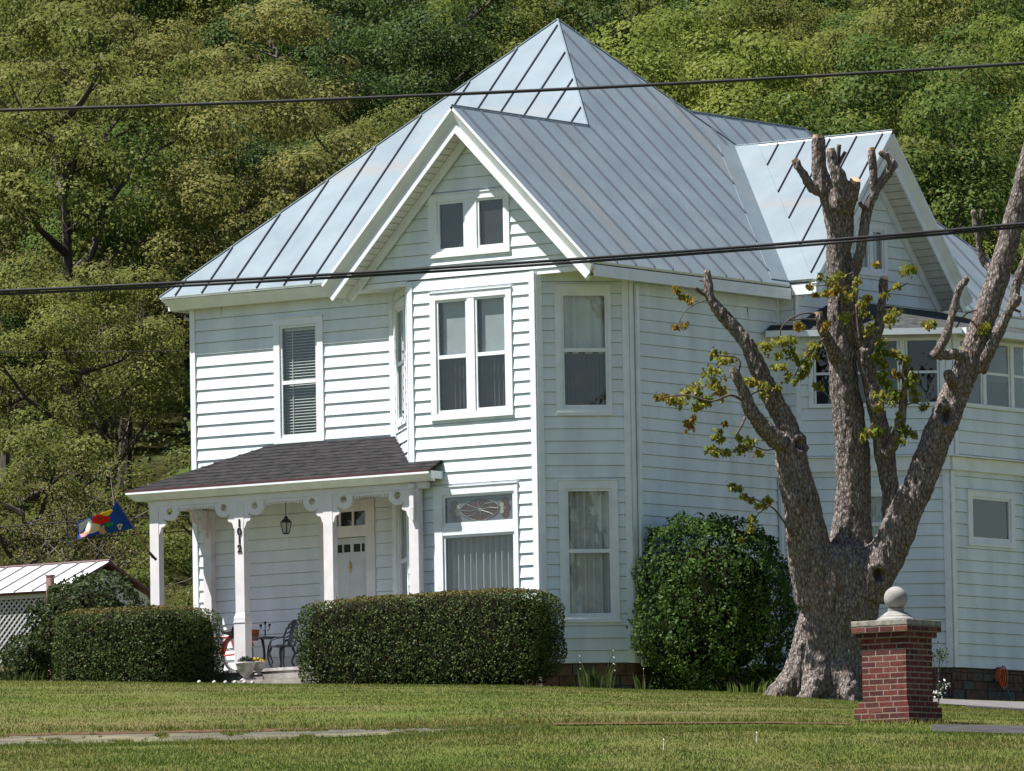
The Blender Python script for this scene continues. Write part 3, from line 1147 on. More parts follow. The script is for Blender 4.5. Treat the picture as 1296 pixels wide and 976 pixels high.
def disc(cs, cz, rx, rz, m, oo, n=20, a0=0.0, a1=2 * math.pi):
    sb.poly([F_bay(cs + rx * math.cos(a0 + (a1 - a0) * i / n), cz + rz * math.sin(a0 + (a1 - a0) * i / n), oo) for i in range(n)], m)


lens = [(sc_ + 0.38 * math.cos(t), zc + 0.185 * math.sin(t) * (1 - 0.28 * abs(math.cos(t)))) for t in np.linspace(0, 2 * math.pi, 33)[:-1]]
sb.poly([F_bay(x, z, o + 0.003) for x, z in lens], 1)
for q in range(8):
    t = q * math.pi / 4
    p0 = F_bay(sc_ + 0.03 * math.cos(t), zc + 0.02 * math.sin(t), o + 0.007)
    p1 = F_bay(sc_ + 0.20 * math.cos(t + 0.2), zc + 0.10 * math.sin(t + 0.2), o + 0.007)
    p2 = F_bay(sc_ + 0.36 * math.cos(t), zc + 0.165 * math.sin(t) * (1 - 0.28 * abs(math.cos(t))), o + 0.007)
    sb.tube([p0, p1, p2], 0.005, 5, 3)
sb.tube([F_bay(x, z, o + 0.006) for x, z in lens + lens[:1]], 0.006, 5, 3)
disc(sc_, zc, 0.035, 0.03, 3, o + 0.009)
for sg in (-1, 1):
    for dz, mm in ((0.095, 1), (-0.095, 1)):
        disc(sc_ + sg * 0.50, zc + dz, 0.075, 0.075, mm, o + 0.003)
        disc(sc_ + sg * 0.43, zc + dz * 0.55, 0.04, 0.035, 2, o + 0.006)
    disc(sc_ + sg * 0.56, zc, 0.05, 0.05, 1, o + 0.005)
    disc(sc_ + sg * 0.44, zc, 0.03, 0.025, 2, o + 0.008)
sg_ = sb.build('stained_glass', [MT['stainbg'], MT['stainred'], MT['stainpale'], MT['lead']], wst)

# front door
b = MB()
F = F_front
b.fbox(F, dh[0], -4.99, 0.13, 2.86, 0.003, 0.045)
b.fbox(F, -4.23, dh[1], 0.13, 2.86, 0.003, 0.045)
b.fbox(F, -4.99, -4.23, 2.68, 2.86, 0.003, 0.043)
b.fbox(F, -4.99, -4.23, 2.27, 2.45, 0.0, 0.041)
for s in (-4.77, -4.50):
    b.fbox(F, s - 0.02, s + 0.02, 2.45, 2.68, 0.0, 0.02)
b.poly([F(-5.02, 2.2, -0.3), F(-4.2, 2.2, -0.3), F(-4.2, 2.8, -0.3), F(-5.02, 2.8, -0.3)], 1)
b.poly([F(-5.02, 0.1, -0.12), F(-4.2, 0.1, -0.12), F(-4.2, 2.3, -0.12), F(-5.02, 2.3, -0.12)], 1)
dfr = b.build('door_frame', [MT['porch'], MT['dark']], house)
b = MB()
b.poly([F(-4.99, 2.45, -0.01), F(-4.23, 2.45, -0.01), F(-4.23, 2.68, -0.01), F(-4.99, 2.68, -0.01)])
b.build('pane', MT['glass'], dfr)
b = MB()
dz0 = 0.16
b.fbox(F, -4.98, -4.24, dz0, 2.03, -0.07, -0.035)
b.fbox(F, -4.98, -4.24, 2.16, 2.265, -0.07, -0.035)
for a, c in ((-4.98, -4.90), (-4.765, -4.74), (-4.60, -4.54), (-4.40, -4.375), (-4.31, -4.24)):
    b.fbox(F, a, c, 2.03, 2.16, -0.07, -0.036)
b.fbox(F, -4.63, -4.61, dz0, 2.03, -0.036, -0.03)
b.fbox(F, -4.9, -4.3, 1.12, 1.15, -0.036, -0.028)
b.fbox(F, -4.9, -4.3, 0.35, 0.38, -0.036, -0.028)
dr = b.build('door', MT['doorpaint'], house)
b = MB()
b.poly([F(-4.95, 2.03, -0.05), F(-4.27, 2.03, -0.05), F(-4.27, 2.16, -0.05), F(-4.95, 2.16, -0.05)])
b.build('pane', MT['screen'], dr)
b = MB()
b.tube([F(-4.6, 1.88, -0.025), F(-4.6, 1.85, -0.022), F(-4.6, 1.78, -0.02), F(-4.6, 1.70, -0.025)], [0.006, 0.014, 0.026, 0.005], 8)
b.build('knocker', MT['brass'], dr, True)
b = MB()
b.tube([F(-4.31, 1.1, -0.034), F(-4.31, 1.1, 0.02)], 0.018, 8)
b.build('handle', MT['brass'], dr, True)

# foundation of rough stone
b = MB()


def stones(F, s0, s1, z0, z1, out=-0.02):
    b.fbox(F, s0, s1, z0, z1 - 0.004, -0.3, out - 0.02, 2)
    z = z0
    while z < z1 - 0.03:
        h = min(random.uniform(0.13, 0.22), z1 - 0.008 - z)
        s = s0
        while s < s1 - 0.02:
            l = min(random.uniform(0.2, 0.5), s1 - s)
            oo = out + random.uniform(-0.012, 0.012)
            b.fbox(F, s + 0.008, s + l - 0.008, z + 0.007, z + h - 0.007, out - 0.05, oo, 0 if random.random() < 0.65 else 1)
            s += l
        z += h


stones(F_bay, -2.5, 0, -0.9, 0)
stones(F_canR, 0, math.hypot(*C2), -0.9, 0)
stones(F_side, 1.04, 5.25, -0.9, 0)
stones(F_wing, 0, WEND, -0.9, 0)
stones(F_right, WC.y, 9.1, -0.9, 0)
stones(F_front, XL, WL[0], -0.9, 0)
b.build('foundation', [MT['stone1'], MT['stone2'], MT['stonejoint']], house)


# ---- roofs
def roof_plane(name, pts, up, spacing=0.55, phase=0.0, seams=True, th=0.045, mat=None, parent=None, clip=None):
    pts = [Vector(p) for p in pts]
    nrm = Vector((0, 0, 0))
    for k in range(len(pts)):
        nrm += (pts[k] - pts[0]).cross(pts[(k + 1) % len(pts)] - pts[0])
    nrm.normalize()
    if nrm.z < 0:
        nrm = -nrm
    b = MB()
    b.slab(pts, nrm, th, 0, 2)
    up = (Vector(up) - nrm * Vector(up).dot(nrm)).normalized()
    ac = up.cross(nrm).normalized()
    if seams:
        c = [((Vector(p) - pts[0]).dot(ac), (Vector(p) - pts[0]).dot(up)) for p in (clip or pts)]
        lo, hi = min(q[0] for q in c), max(q[0] for q in c)
        a = lo + phase
        while a < hi:
            ys = []
            for k in range(len(c)):
                (x0, y0), (x1, y1) = c[k], c[(k + 1) % len(c)]
                if (x0 - a) * (x1 - a) < 0:
                    ys.append(y0 + (y1 - y0) * (a - x0) / (x1 - x0))
            ys.sort()
            for y0, y1 in zip(ys[0::2], ys[1::2]):
                if y1 - y0 > 0.12:
                    e = 0.05
                    A = pts[0] + ac * a + up * (y0 + e * 0.3) + nrm * 0.016
                    B = pts[0] + ac * a + up * (y1 - e) + nrm * 0.016
                    b.bar(A, B, ac, 0.018, 0.034, 1)
            a += spacing * random.uniform(0.97, 1.03)
    return b.build(name, [mat or MT['roof'], MT['seam'], MT['trim']], parent or house)


AP = Vector((-3.4, 5.45, 11.0))
EY, EZ = 0.72, 6.38
RX, RZ = 1.40, 6.20
GY_ = -0.44
HJ = Vector((GAX, EY + (GAZ - EZ) / 0.9767, GAZ))
kF = (AP.z - EZ) / (AP.y - EY)
FLc = Vector((-8.15, EY, EZ))
valL = Vector((GAX - (GAZ - EZ), EY, EZ))
roof_plane('roof', [FLc, valL, HJ, AP], (0, 1, kF), 0.56, 0.33)
rp = [Vector((RX, GY_, RZ)), Vector((RX, 5.07, RZ)), Vector((-1.27, 7.46, 8.87)), Vector((-1.27, 7.58, 8.87)), AP, HJ, Vector((GAX, GY_, GAZ))]
rr = roof_plane('roof', rp, (-1, 0, 1), 0.50, 0.2, clip=rp[:1] + [Vector((RX, 4.57, RZ)), Vector((-1.27, 6.96, 8.87)), Vector((-1.27, 7.58, 8.87))] + rp[4:])
roof_plane('roof', [Vector((-3.9, GY_, 6.20)), Vector((GAX, GY_, GAZ)), HJ, valL, Vector((-3.9, 0.54, 6.20))], (1, 0, 1), 0.5, 0.3)
roof_plane('roof', [FLc, AP, Vector((-8.15, 10.3, 6.2))], (1, 0, 1), 0.56, 0.3)
roof_plane('roof', [AP, Vector((-8.15, 10.3, 6.2)), Vector((1.35, 10.2, 6.25))], (0, -1, 1), 0.56, 0.3)
# wing gable and rear roof
WR = Vector((1.87, 7.46, 8.87))
roof_plane('roof', [Vector((1.87, 5.13, 6.27)), WR, Vector((-1.27, 7.46, 8.87)), Vector((1.33, 5.13, 6.27))], (0, 1, 1.116), 0.52, 0.42,
           clip=[Vector((1.87, 5.13, 6.27)), WR, Vector((-0.79, 7.46, 8.87)), Vector((1.81, 5.13, 6.27))])
roof_plane('roof', [Vector((1.87, 9.79, 6.27)), WR, Vector((-1.57, 7.46, 8.87)), Vector((1.03, 9.79, 6.27))], (0, -1, 1.116), 0.52, 0.3)
roof_plane('roof', [Vector((-2.25, 6.8, 9.55)), Vector((-2.25, 11.0, 9.55)), Vector((1.10, 14.35, 6.20)), Vector((1.10, 7.0, 6.20))], (-1, 0, 1), 0.5, 0.2)
roof_plane('roof', [Vector((-2.25, 6.8, 9.55)), Vector((-2.25, 11.0, 9.55)), Vector((-5.6, 14.35, 6.20)), Vector((-5.6, 7.0, 6.20))], (1, 0, 1), 0.5, 0.2)
roof_plane('roof', [Vector((-2.25, 11.0, 9.55)), Vector((1.10, 14.35, 6.20)), Vector((-5.6, 14.35, 6.20))], (0, -1, 1), 0.5, 0.2)
# hip, ridge and valley caps
b = MB()
for A, B, r in ((FLc, AP, 0.014), (HJ, AP, 0.014), (AP, Vector((-1.27, 7.58, 8.87)), 0.014), (Vector((GAX, GY_, GAZ)), HJ, 0.014),
                (WR, Vector((-1.27, 7.46, 8.87)), 0.014), (Vector((-2.25, 6.9, 9.55)), Vector((-2.25, 11, 9.55)), 0.014),
                (Vector((-2.25, 11, 9.55)), Vector((1.1, 14.35, 6.2)), 0.014)):
    b.tube([A + Vector((0, 0, 0.015)), B + Vector((0, 0, 0.015))], r, 6)
# wide valley flashings beside the wing gable
nR = Vector((1, 0, 1)).normalized()
nG = Vector((0, -1.116, 1)).normalized()
v0, v1 = Vector((1.33, 5.13, 6.27)), Vector((-1.27, 7.46, 8.87))
for nn, off_ in ((nR, Vector((0, -0.50, 0))), (nG, Vector((0.48, 0, 0)))):
    b.slab([v0 + nn * 0.012, v1 + nn * 0.012, v1 + nn * 0.012 + off_, v0 + nn * 0.012 + off_], nn, 0.01)
b.build('ridge_cap', MT['roof'], house)

# fascias (leaning in towards the wall) and soffits
def piece(name, mat, fn, parent=None):
    b = MB()
    fn(b)
    return b.build(name, mat, parent or house)


piece('fascia', MT['trim'], lambda b: b.hexa([(-8.02, EY + 0.17, EZ - 0.21), (-3.70, EY + 0.17, EZ - 0.21), (-3.70, EY + 0.19, EZ - 0.21), (-8.02, EY + 0.19, EZ - 0.21),
                                              (-8.13, EY + 0.01, EZ - 0.046), (-3.74, EY + 0.01, EZ - 0.046), (-3.74, EY + 0.19, EZ - 0.046), (-8.13, EY + 0.19, EZ - 0.046)]))
piece('fascia', MT['trim'], lambda b: b.box(RX - 0.045, RX - 0.02, GY_ + 0.13, 5.12, RZ - 0.23, RZ - 0.05))
piece('fascia', MT['trim'], lambda b: b.box(-8.13, -8.10, EY + 0.2, 10.2, EZ - 0.21, EZ - 0.045))
piece('fascia', MT['trim'], lambda b: b.box(1.075, 1.10, 9.3, 14.3, 6.0, 6.15))
piece('fascia', MT['trim'], lambda b: b.box(1.33, 1.85, 5.15, 5.175, 6.04, 6.22))
piece('soffit', MT['soffit'], lambda b: b.box(-8.10, -3.5, EY + 0.195, 1.10, EZ - 0.205, EZ - 0.19))
piece('soffit', MT['soffit'], lambda b: b.box(-0.02, RX - 0.046, 0.02, 5.2, 6.135, 6.15))
piece('soffit', MT['soffit'], lambda b: b.box(-3.60, -2.48, 0.02, 1.1, 6.135, 6.15))
piece('soffit', MT['soffit'], lambda b: b.box(1.04, 1.85, 5.177, 5.32, 6.045, 6.06))
piece('soffit', MT['soffit'], lambda b: b.box(0.8, 1.07, 9.3, 14.2, 6.0, 6.015))
piece('frieze', MT['trim'], lambda b: b.box(-3.60, -2.505, -0.006, 0.018, 6.11, 6.192))
piece('frieze', MT['trim'], lambda b: b.box(0.012, 1.06, -0.006, 0.018, 6.11, 6.192))
# rake boards of both gables: crown board, flat board, sloped soffit of narrow boards, frieze
b = MB()
for sg in (-1, 1):
    A = Vector((GAX, GY_, GAZ))
    d = Vector((sg, 0, -1)).normalized()
    Lr = (GAZ - RZ) * math.sqrt(2) + 0.05
    nr_ = Vector((sg, 0, 1)).normalized()

    def rk(t0, t1, n0, n1, y0, y1, m=0, slant=0.0):
        p = []
        for nn, dy in ((n0, slant), (n1, 0.0)):
            for t, y in ((-nn, y0 + dy), (t1, y0 + dy), (t1, y1), (-nn, y1)):
                q = A + d * t + nr_ * nn
                p.append((q.x, GY_ + y, q.z))
        b.hexa(p, m)
    rk(0.03, Lr, -0.19, -0.046, 0.005, 0.105, slant=0.095)
    rk(0.13, Lr + 0.02, -0.30, -0.192, 0.075, 0.11)
    rk(0.24, Lr - 0.05, -0.30, -0.285, 0.112, 0.40, 1)
    rk(0.42, Lr - 0.1, -0.42, -0.302, 0.345, 0.396, 0)
for i in range(26):            # joints between soffit boards read as fine ridges
    for sg in (-1,):
        t = 0.35 + i * 0.13
        if t > Lr - 0.2:
            continue
        A = Vector((GAX, GY_, GAZ))
        d = Vector((sg, 0, -1)).normalized()
        nr_ = Vector((sg, 0, 1)).normalized()
        q = A + d * t + nr_ * -0.302
        b.bar((q.x, GY_ + 0.095, q.z), (q.x, GY_ + 0.34, q.z), d, 0.008, 0.006, 2)
b.build('rake_board', [MT['trim'], MT['soffit'], MT['lead']], house)
b = MB()
for sg in (-1, 1):
    sl = 1.116
    A = WR.copy()
    d = Vector((0, sg, -sl)).normalized()
    nr_ = Vector((0, sg * sl, 1)).normalized()
    Lr = (8.87 - 6.27) / sl * math.sqrt(1 + sl * sl) + 0.04

    def rk2(t0, t1, n0, n1, x0, x1, m=0, slant=0.0):
        p = []
        for nn, dx in ((n0, slant), (n1, 0.0)):
            for t, x in ((-nn * sl, x0 + dx), (t1, x0 + dx), (t1, x1), (-nn * sl, x1)):
                q = A + d * t + nr_ * nn
                p.append((1.87 - x, q.y, q.z))
        b.hexa(p, m)
    rk2(0.03, Lr, -0.19, -0.046, 0.005, 0.105, slant=0.095)
    rk2(0.13, Lr + 0.02, -0.30, -0.192, 0.075, 0.11)
    rk2(0.24, Lr - 0.05, -0.30, -0.285, 0.112, 0.52, 1)
    rk2(0.42, Lr - 0.1, -0.42, -0.302, 0.465, 0.516, 0)
    for i in range(22):
        t = 0.4 + i * 0.15
        if t < Lr - 0.2:
            q = A + d * t + nr_ * -0.302
            b.bar((1.87 - 0.095, q.y, q.z), (1.87 - 0.46, q.y, q.z), d, 0.008, 0.006, 2)
b.build('rake_board', [MT['trim'], MT['soffit'], MT['lead']], house)
b = MB()
b.tube([(-3.72, -0.03, 6.0), (-3.72, -0.03, 5.93)], [0.03, 0.05], 10)
b.build('eave_light', MT['trim'], house, True)
b = MB()
q = F_left(-1.5, 6.05)
b.tube([(XL - 0.02, 1.25, 6.0), (XL - 0.22, 1.22, 6.07)], [0.03, 0.03], 8)
b.build('vent_pipe', MT['urn'], house)

# sleeping porch roof: dark shingles with a white gutter
E0 = F_swing(-0.22, 5.46, 0.30)
E1 = Vector((SX + 0.30, 0, 5.46))
tE = (E1.x - E0.x) / F_swing.d.x
E1 = Vector((E1.x, E0.y + F_swing.d.y * tE, 5.46))
T1 = Vector((1.36, E1.y + 0.2, 6.06))
T1 = Vector((1.36, E1.y - 0.15, 6.06))
nrm = (E1 - E0).cross(T1 - E0).normalized()
nrm = nrm if nrm.z > 0 else -nrm
b = MB()
zt = 6.06
# top edge of the canted slope runs up the wing's gable wall
p_l = Vector((1.36, 5.2, 0))
p_l.z = E0.z - (nrm.x * (p_l.x - E0.x) + nrm.y * (p_l.y - E0.y)) / nrm.z
p_s = Vector((1.05, 5.0, 0))
p_s.z = E0.z - (nrm.x * (p_s.x - E0.x) + nrm.y * (p_s.y - E0.y)) / nrm.z
b.slab([E0, E1, T1, p_l, p_s], nrm, 0.05)
n2 = (T1 - E1).cross(Vector((0, 1, 0))).normalized()
n2 = n2 if n2.z > 0 else -n2
b.slab([E1, T1, Vector((1.36, 9.6, 6.06)), Vector((E1.x, 9.6, 5.46))], n2, 0.05)
pr = b.build('sunroom_roof', MT['shinglegrey'], house)
b = MB()
dg = F_swing.d
e0, e1 = E0 + F_swing.n * 0.05, E1 + F_swing.n * 0.05
b.bar(Vector((e0.x, e0.y, 5.40)), Vector((e1.x, e1.y, 5.40)), F_swing.n, 0.10, 0.10)
b.box(E1.x - 0.02, E1.x + 0.09, E1.y, 9.5, 5.35, 5.45)
b.build('gutter', MT['trim'], pr)
b = MB()
b.poly([F_swing(0.1, 5.45, -0.02), F_swing(SEND, 5.45, -0.02), F_swing(SEND + 0.15, 5.37, 0.27), F_swing(-0.1, 5.37, 0.27)])
b.poly([(SX - 0.02, SC1.y, 5.45), (SX - 0.02, 9.3, 5.45), (SX + 0.28, 9.4, 5.37), (SX + 0.28, SC1.y - 0.15, 5.37)])
b.build('soffit', MT['soffit'], pr)

# downspouts
b = MB()
q = F_side(C2[1] + 0.16, 0, 0.06)
b.bar((q.x, q.y, 0.15), (q.x, q.y, 5.95), (0, 1, 0), 0.065, 0.05)
b.bar((q.x, q.y, 0.17), (q.x + 0.05, q.y - 0.06, -0.05), (0, 1, 0), 0.075, 0.06)
b.build('downspout', MT['trim'], house)
b = MB()
q = F_side(5.12, 0, 0.06)
b.bar((q.x, q.y, -0.35), (q.x, q.y, 3.1), (0, 1, 0), 0.06, 0.05)
b.build('downspout', MT['trim'], house)

# ---- porch
PE = -0.38
pz0 = 3.13
slope = (3.86 - pz0) / (1.1 - PE)


def pz(y):
    return pz0 + (y - PE) * slope


PLX, PRX = -8.02, -1.86
b = MB()
nP = Vector((0, -slope, 1)).normalized()
b.slab([(PLX, PE, pz0), (PRX, PE, pz0), (PRX, -0.025, pz(-0.025)), (-2.52, -0.025, pz(-0.025)), (-3.62, 1.07, pz(1.07)), (-6.2, 1.07, pz(1.07))], nP, 0.05, 0, 0)
n3 = (Vector((-6.2, 1.07, pz(1.07))) - Vector((PLX, PE, pz0))).cross(Vector((0, 1, 0)))
n3 = n3 if n3.z > 0 else -n3
b.slab([(PLX, PE, pz0), (-6.2, 1.07, pz(1.07)), (PLX, 1.07, pz0)], n3, 0.05, 0, 0)
for i in range(1, 13):           # course lines of the shingles
    y = PE + 0.02 + i * 0.125
    if y < 1.06:
        xl = PLX + (y - PE) / (1.07 - PE) * (-6.2 - PLX)
        xr = PRX if y < -0.03 else -2.52 - max(0, y + 0.02)
        b.bar((xl, y, pz(y) + 0.004), (xr, y, pz(y) + 0.004), (0, 1, slope), 0.05, 0.006, 0)
po = b.build('porch_roof', MT['shingle'], house)
b = MB()
b.box(PLX - 0.015, PRX + 0.01, PE - 0.012, PE + 0.01, pz0 - 0.02, pz0 + 0.012)
b.build('drip_edge', MT['drip'], po)
b = MB()
b.box(PLX, PRX, PE - 0.01, PE + 0.035, 3.075, pz0 - 0.022)
b.hexa([(PLX + 0.1, PE + 0.12, 2.965), (PRX, PE + 0.12, 2.965), (PRX, PE + 0.16, 2.965), (PLX + 0.1, PE + 0.16, 2.965),
        (PLX + 0.0, PE + 0.0, 3.074), (PRX, PE + 0.0, 3.074), (PRX, PE + 0.16, 3.074), (PLX + 0.0, PE + 0.16, 3.074)])
b.box(PRX - 0.06, PRX + 0.015, PE + 0.037, -0.03, 3.0, 3.12)
b.build('fascia', MT['trim'], po)
PY = -0.14
b = MB()
b.box(-7.70, -2.06, PY - 0.06, PY + 0.06, 2.86, 2.963)
b.box(-7.66, -7.54, PY + 0.06, 1.08, 2.84, 2.96)
b.build('porch_beam', MT['porch'], house)
b = MB()
b.box(-7.9, -2.52, PE + 0.17, -0.02, 2.97, 2.99)
b.box(-7.9, -3.62, -0.02, 1.07, 2.966, 2.986)
b.build('porch_ceiling', MT['porch'], house)

FLZ = 0.14
postX = []
for px in (198.5, 306.0, 418.5, 527.0):
    k = RC.T @ np.array([(px - 648) / FPX, -(700 - 488) / FPX, 1.0])
    t = (PY - CAMP[1]) / k[1]
    postX.append(CAMP[0] + k[0] * t)


def curve_plate(name, outer, holes, F, s, z, o, th, mat, parent, flip=1):
    """flat sawn board with holes, extruded to a real thickness"""
    cu = bpy.data.curves.new(name, 'CURVE')
    cu.dimensions = '2D'
    cu.fill_mode = 'BOTH'
    cu.extrude = th / 2
    for pts in [outer] + list(holes):
        sp = cu.splines.new('POLY')
        sp.points.add(len(pts) - 1)
        for i, (x, y) in enumerate(pts):
            sp.points[i].co = (x * flip, y, 0, 1)
        sp.use_cyclic_u = True
    tmp = bpy.data.objects.new('tmp', cu)
    COL.objects.link(tmp)
    dg_ = bpy.context.evaluated_depsgraph_get()
    me = bpy.data.meshes.new_from_object(tmp.evaluated_get(dg_))
    bpy.data.objects.remove(tmp)
    bpy.data.curves.remove(cu)
    for vtx in me.vertices:
        x, y, zz = vtx.co
        vtx.co = F(s + x, z + y, o + zz)
    me.materials.clear()
    me.materials.append(mat)
    me.update()
    me.name = name
    return link(name, me, parent)


def arc(cx, cy, r, a0, a1, n):
    return [(cx + r * math.cos(rad(a0 + (a1 - a0) * i / n)), cy + r * math.sin(rad(a0 + (a1 - a0) * i / n))) for i in range(n + 1)]


br_out = [(0.0, 0.0), (0.36, 0.0), (0.36, -0.025)] + arc(0.19, -0.055, 0.145, 8, -128, 14) + [(0.075, -0.19)] + \
    arc(0.075, -0.235, 0.042, 60, -100, 6) + [(0.045, -0.29), (0.015, -0.37), (0.0, -0.37)]
br_hole = arc(0.185, -0.07, 0.052, 0, 345, 18)
br_out = [(x * 1.22, y * 1.18) for x, y in br_out]
br_hole = [(x * 1.22, y * 1.18) for x, y in br_hole]
F_post = frame((0, PY), (1, 0))
F_ps = frame((0, 0), (0, 1))
posts = []
for i, X in enumerate(postX):
    b = MB()
    h, hy_ = 0.092, 0.064
    b.box(X - h, X + h, PY - hy_, PY + hy_, 1.02, 2.86)
    h2_, hy2 = 0.114, 0.086
    b.box(X - h2_, X + h2_, PY - hy2, PY + hy2, FLZ - 0.02, 0.98)
    b.hexa([(X - h2_, PY - hy2, 0.98), (X + h2_, PY - hy2, 0.98), (X + h2_, PY + hy2, 0.98), (X - h2_, PY + hy2, 0.98),
            (X - h, PY - hy_, 1.06), (X + h, PY - hy_, 1.06), (X + h, PY + hy_, 1.06), (X - h, PY + hy_, 1.06)])
    b.box(X - h2_ - 0.008, X + h2_ + 0.008, PY - hy2 - 0.008, PY + hy2 + 0.008, 0.90, 0.925)
    p = b.build('porch_post', MT['porch'], house)
    posts.append(p)
    if i < 3:
        curve_plate('bracket', br_out, [br_hole], F_post, X + h, 2.858, 0.035, 0.045, MT['porch'], p)
    if i > 0:
        curve_plate('bracket', br_out, [br_hole], F_post, X - h, 2.858, 0.035, 0.045, MT['porch'], p, -1)
posts[1]['label'] = 'porch post carrying the house number 1012'
# bracket from the last post back to the bay wall, and the turned-down pendant before it
b = MB()
X = postX[3]
b.box(X - 0.03, X + 0.05, PY - 0.125, PY - 0.065, 2.55, 2.80)
b.box(X - 0.035, X + 0.055, PY - 0.14, PY - 0.065, 2.86, 2.93)
b.hexa([(X - 0.02, PY - 0.12, 2.36), (X + 0.04, PY - 0.12, 2.36), (X + 0.04, PY - 0.065, 2.36), (X - 0.02, PY - 0.065, 2.36),
        (X - 0.03, PY - 0.13, 2.545), (X + 0.05, PY - 0.13, 2.545), (X + 0.05, PY - 0.065, 2.545), (X - 0.03, PY - 0.065, 2.545)])
b.build('post_ornament', MT['porch'], posts[3])
curve_plate('bracket', br_out, [br_hole], frame((0, -0.03), (1, 0)), X + 0.085, 2.858, 0.0, 0.03, MT['porch'], posts[3]) if False else None
# half post on the house wall at the left end
b = MB()
b.box(-7.50, -7.34, 0.96, 1.085, FLZ, 2.84)
pp = b.build('porch_post', MT['porch'], house)
curve_plate('bracket', br_out, [br_hole], frame((-7.42, 0), (0, 1)), 0.955, 2.84, 0.0, 0.04, MT['porch'], pp, -1)
# beaded spandrels
for i in range(3):
    b = MB()
    x0, x1 = postX[i] + 0.52, postX[i + 1] - 0.52
    b.box(x0, x1, PY - 0.05, PY - 0.016, 2.812, 2.858)
    n = int((x1 - x0) / 0.055)
    for k in range(n):
        x = x0 + (k + 0.5) * (x1 - x0) / n
        hh = 0.03 if 1 < k < n - 2 else 0.045
        b.box(x - 0.015, x + 0.015, PY - 0.048, PY - 0.018, 2.812 - hh, 2.8115)
    b.build('spandrel', MT['porch'], house)
# house number
for k, ch in enumerate('1012'):
    cu = bpy.data.curves.new('digit', 'FONT')
    cu.body = ch
    cu.size = 0.17
    cu.extrude = 0.006
    cu.offset = 0.0045
    cu.align_x = 'CENTER'
    tmp = bpy.data.objects.new('tmp', cu)
    COL.objects.link(tmp)
    me = bpy.data.meshes.new_from_object(tmp.evaluated_get(bpy.context.evaluated_depsgraph_get()))
    bpy.data.objects.remove(tmp)
    for vtx in me.vertices:
        x, y, zz = vtx.co
        vtx.co = (postX[1] + 0.012 + x * 1.05, PY - 0.064 - 0.008 - zz, 2.45 - k * 0.137 + y)
    me.materials.clear()
    me.materials.append(MT['digit'])
    me.update()
    link('house_number', me, posts[1])
# floor, steps
b = MB()
b.box(-7.75, -2.05, PE + 0.02, 1.07, FLZ - 0.05, FLZ)
b.build('porch_floor', MT['urn'], house)
b = MB()
b.box(-7.7, -2.1, PE + 0.05, 1.05, -0.75, FLZ - 0.052)
b.build('porch_base', MT['concrete'], house)
b = MB()
b.box(-4.98, -3.55, -0.72, PE + 0.045, -0.75, 0.025)
b.build('step', MT['concrete'], house)
b = MB()
b.box(-5.35, -3.45, -1.05, -0.722, -0.75, -0.075)
b.build('step', MT['concrete'], house)

# ------------------------------------------------------------------ things on the porch
k = RC.T @ np.array([(362 - 648) / FPX, -(664 - 488) / FPX, 1.0])
t = (0.40 - CAMP[1]) / k[1]
lx, ly, lz = [float(v) for v in CAMP + k * t]
lamp = empty('hanging_lantern', (lx, ly, lz), 'small black iron lantern hanging from the porch ceiling', 'lantern')
b = MB()
b.tube([(lx, ly, lz + 0.13), (lx, ly, 2.97)], 0.007, 6)
b.build('hanger', MT['iron'], lamp)
b = MB()
b.lathe([(0.085, 0.03), (0.10, 0.035), (0.055, 0.085), (0.03, 0.10), (0.035, 0.12), (0.012, 0.14)], (lx, ly, lz), 8)
b.lathe([(0.045, -0.155), (0.055, -0.145), (0.05, -0.135)], (lx, ly, lz), 8)
for k in range(4):
    a = math.pi / 4 + k * math.pi / 2
    b.tube([(lx + 0.05 * math.cos(a), ly + 0.05 * math.sin(a), lz - 0.14), (lx + 0.085 * math.cos(a), ly + 0.085 * math.sin(a), lz + 0.03)], 0.008, 5)
b.build('frame', MT['iron'], lamp)
b = MB()
b.lathe([(0.042, -0.134), (0.072, 0.028)], (lx, ly, lz), 8)
b.build('lamp_glass', MT['lampglass'], lamp)


def floor_pt(px, y):
    k = RC.T @ np.array([(px - 648) / FPX, -(830 - 488) / FPX, 1.0])
    t = (y - CAMP[1]) / k[1]
    return Vector((CAMP[0] + k[0] * t, y, FLZ))


c = floor_pt(336, 0.45)
tb = empty('bistro_table', c, 'small round dark iron bistro table beside the porch chair', 'table')
b = MB()
b.lathe([(0.20, 0.525), (0.235, 0.53), (0.235, 0.55), (0.20, 0.555)], c, 24)
b.build('tabletop', MT['iron'], tb)
for k in range(3):
    a = 0.5 + k * 2 * math.pi / 3
    b = MB()
    pts = [(0.10, 0.525), (0.05, 0.38), (0.035, 0.25), (0.07, 0.10), (0.17, 0.0)]
    b.tube([(c.x + r * math.cos(a), c.y + r * math.sin(a), c.z + z) for r, z in pts], [0.012, 0.013, 0.016, 0.014, 0.012], 6)
    b.build('leg', MT['iron'], tb, True)
cc = Vector((c.x, c.y, c.z + 0.556))
b = MB()
b.lathe([(0.055, 0.0), (0.055, 0.008), (0.012, 0.02), (0.012, 0.10), (0.02, 0.12), (0.01, 0.14), (0.01, 0.20), (0.022, 0.21), (0.022, 0.25)], cc, 10)
for sg in (-1, 1):
    b.tube([cc + Vector((sg * x, 0, z)) for x, z in ((0.0, 0.12), (0.045, 0.10), (0.085, 0.12), (0.09, 0.17))], 0.008, 6)
    b.lathe([(0.008, 0.165), (0.022, 0.17), (0.022, 0.21)], cc + Vector((sg * 0.09, 0, 0)), 8)
tag(b.build('candelabra', MT['iron']), 'black three armed candelabra standing on the bistro table', 'candelabra')
c = floor_pt(357, 0.5)
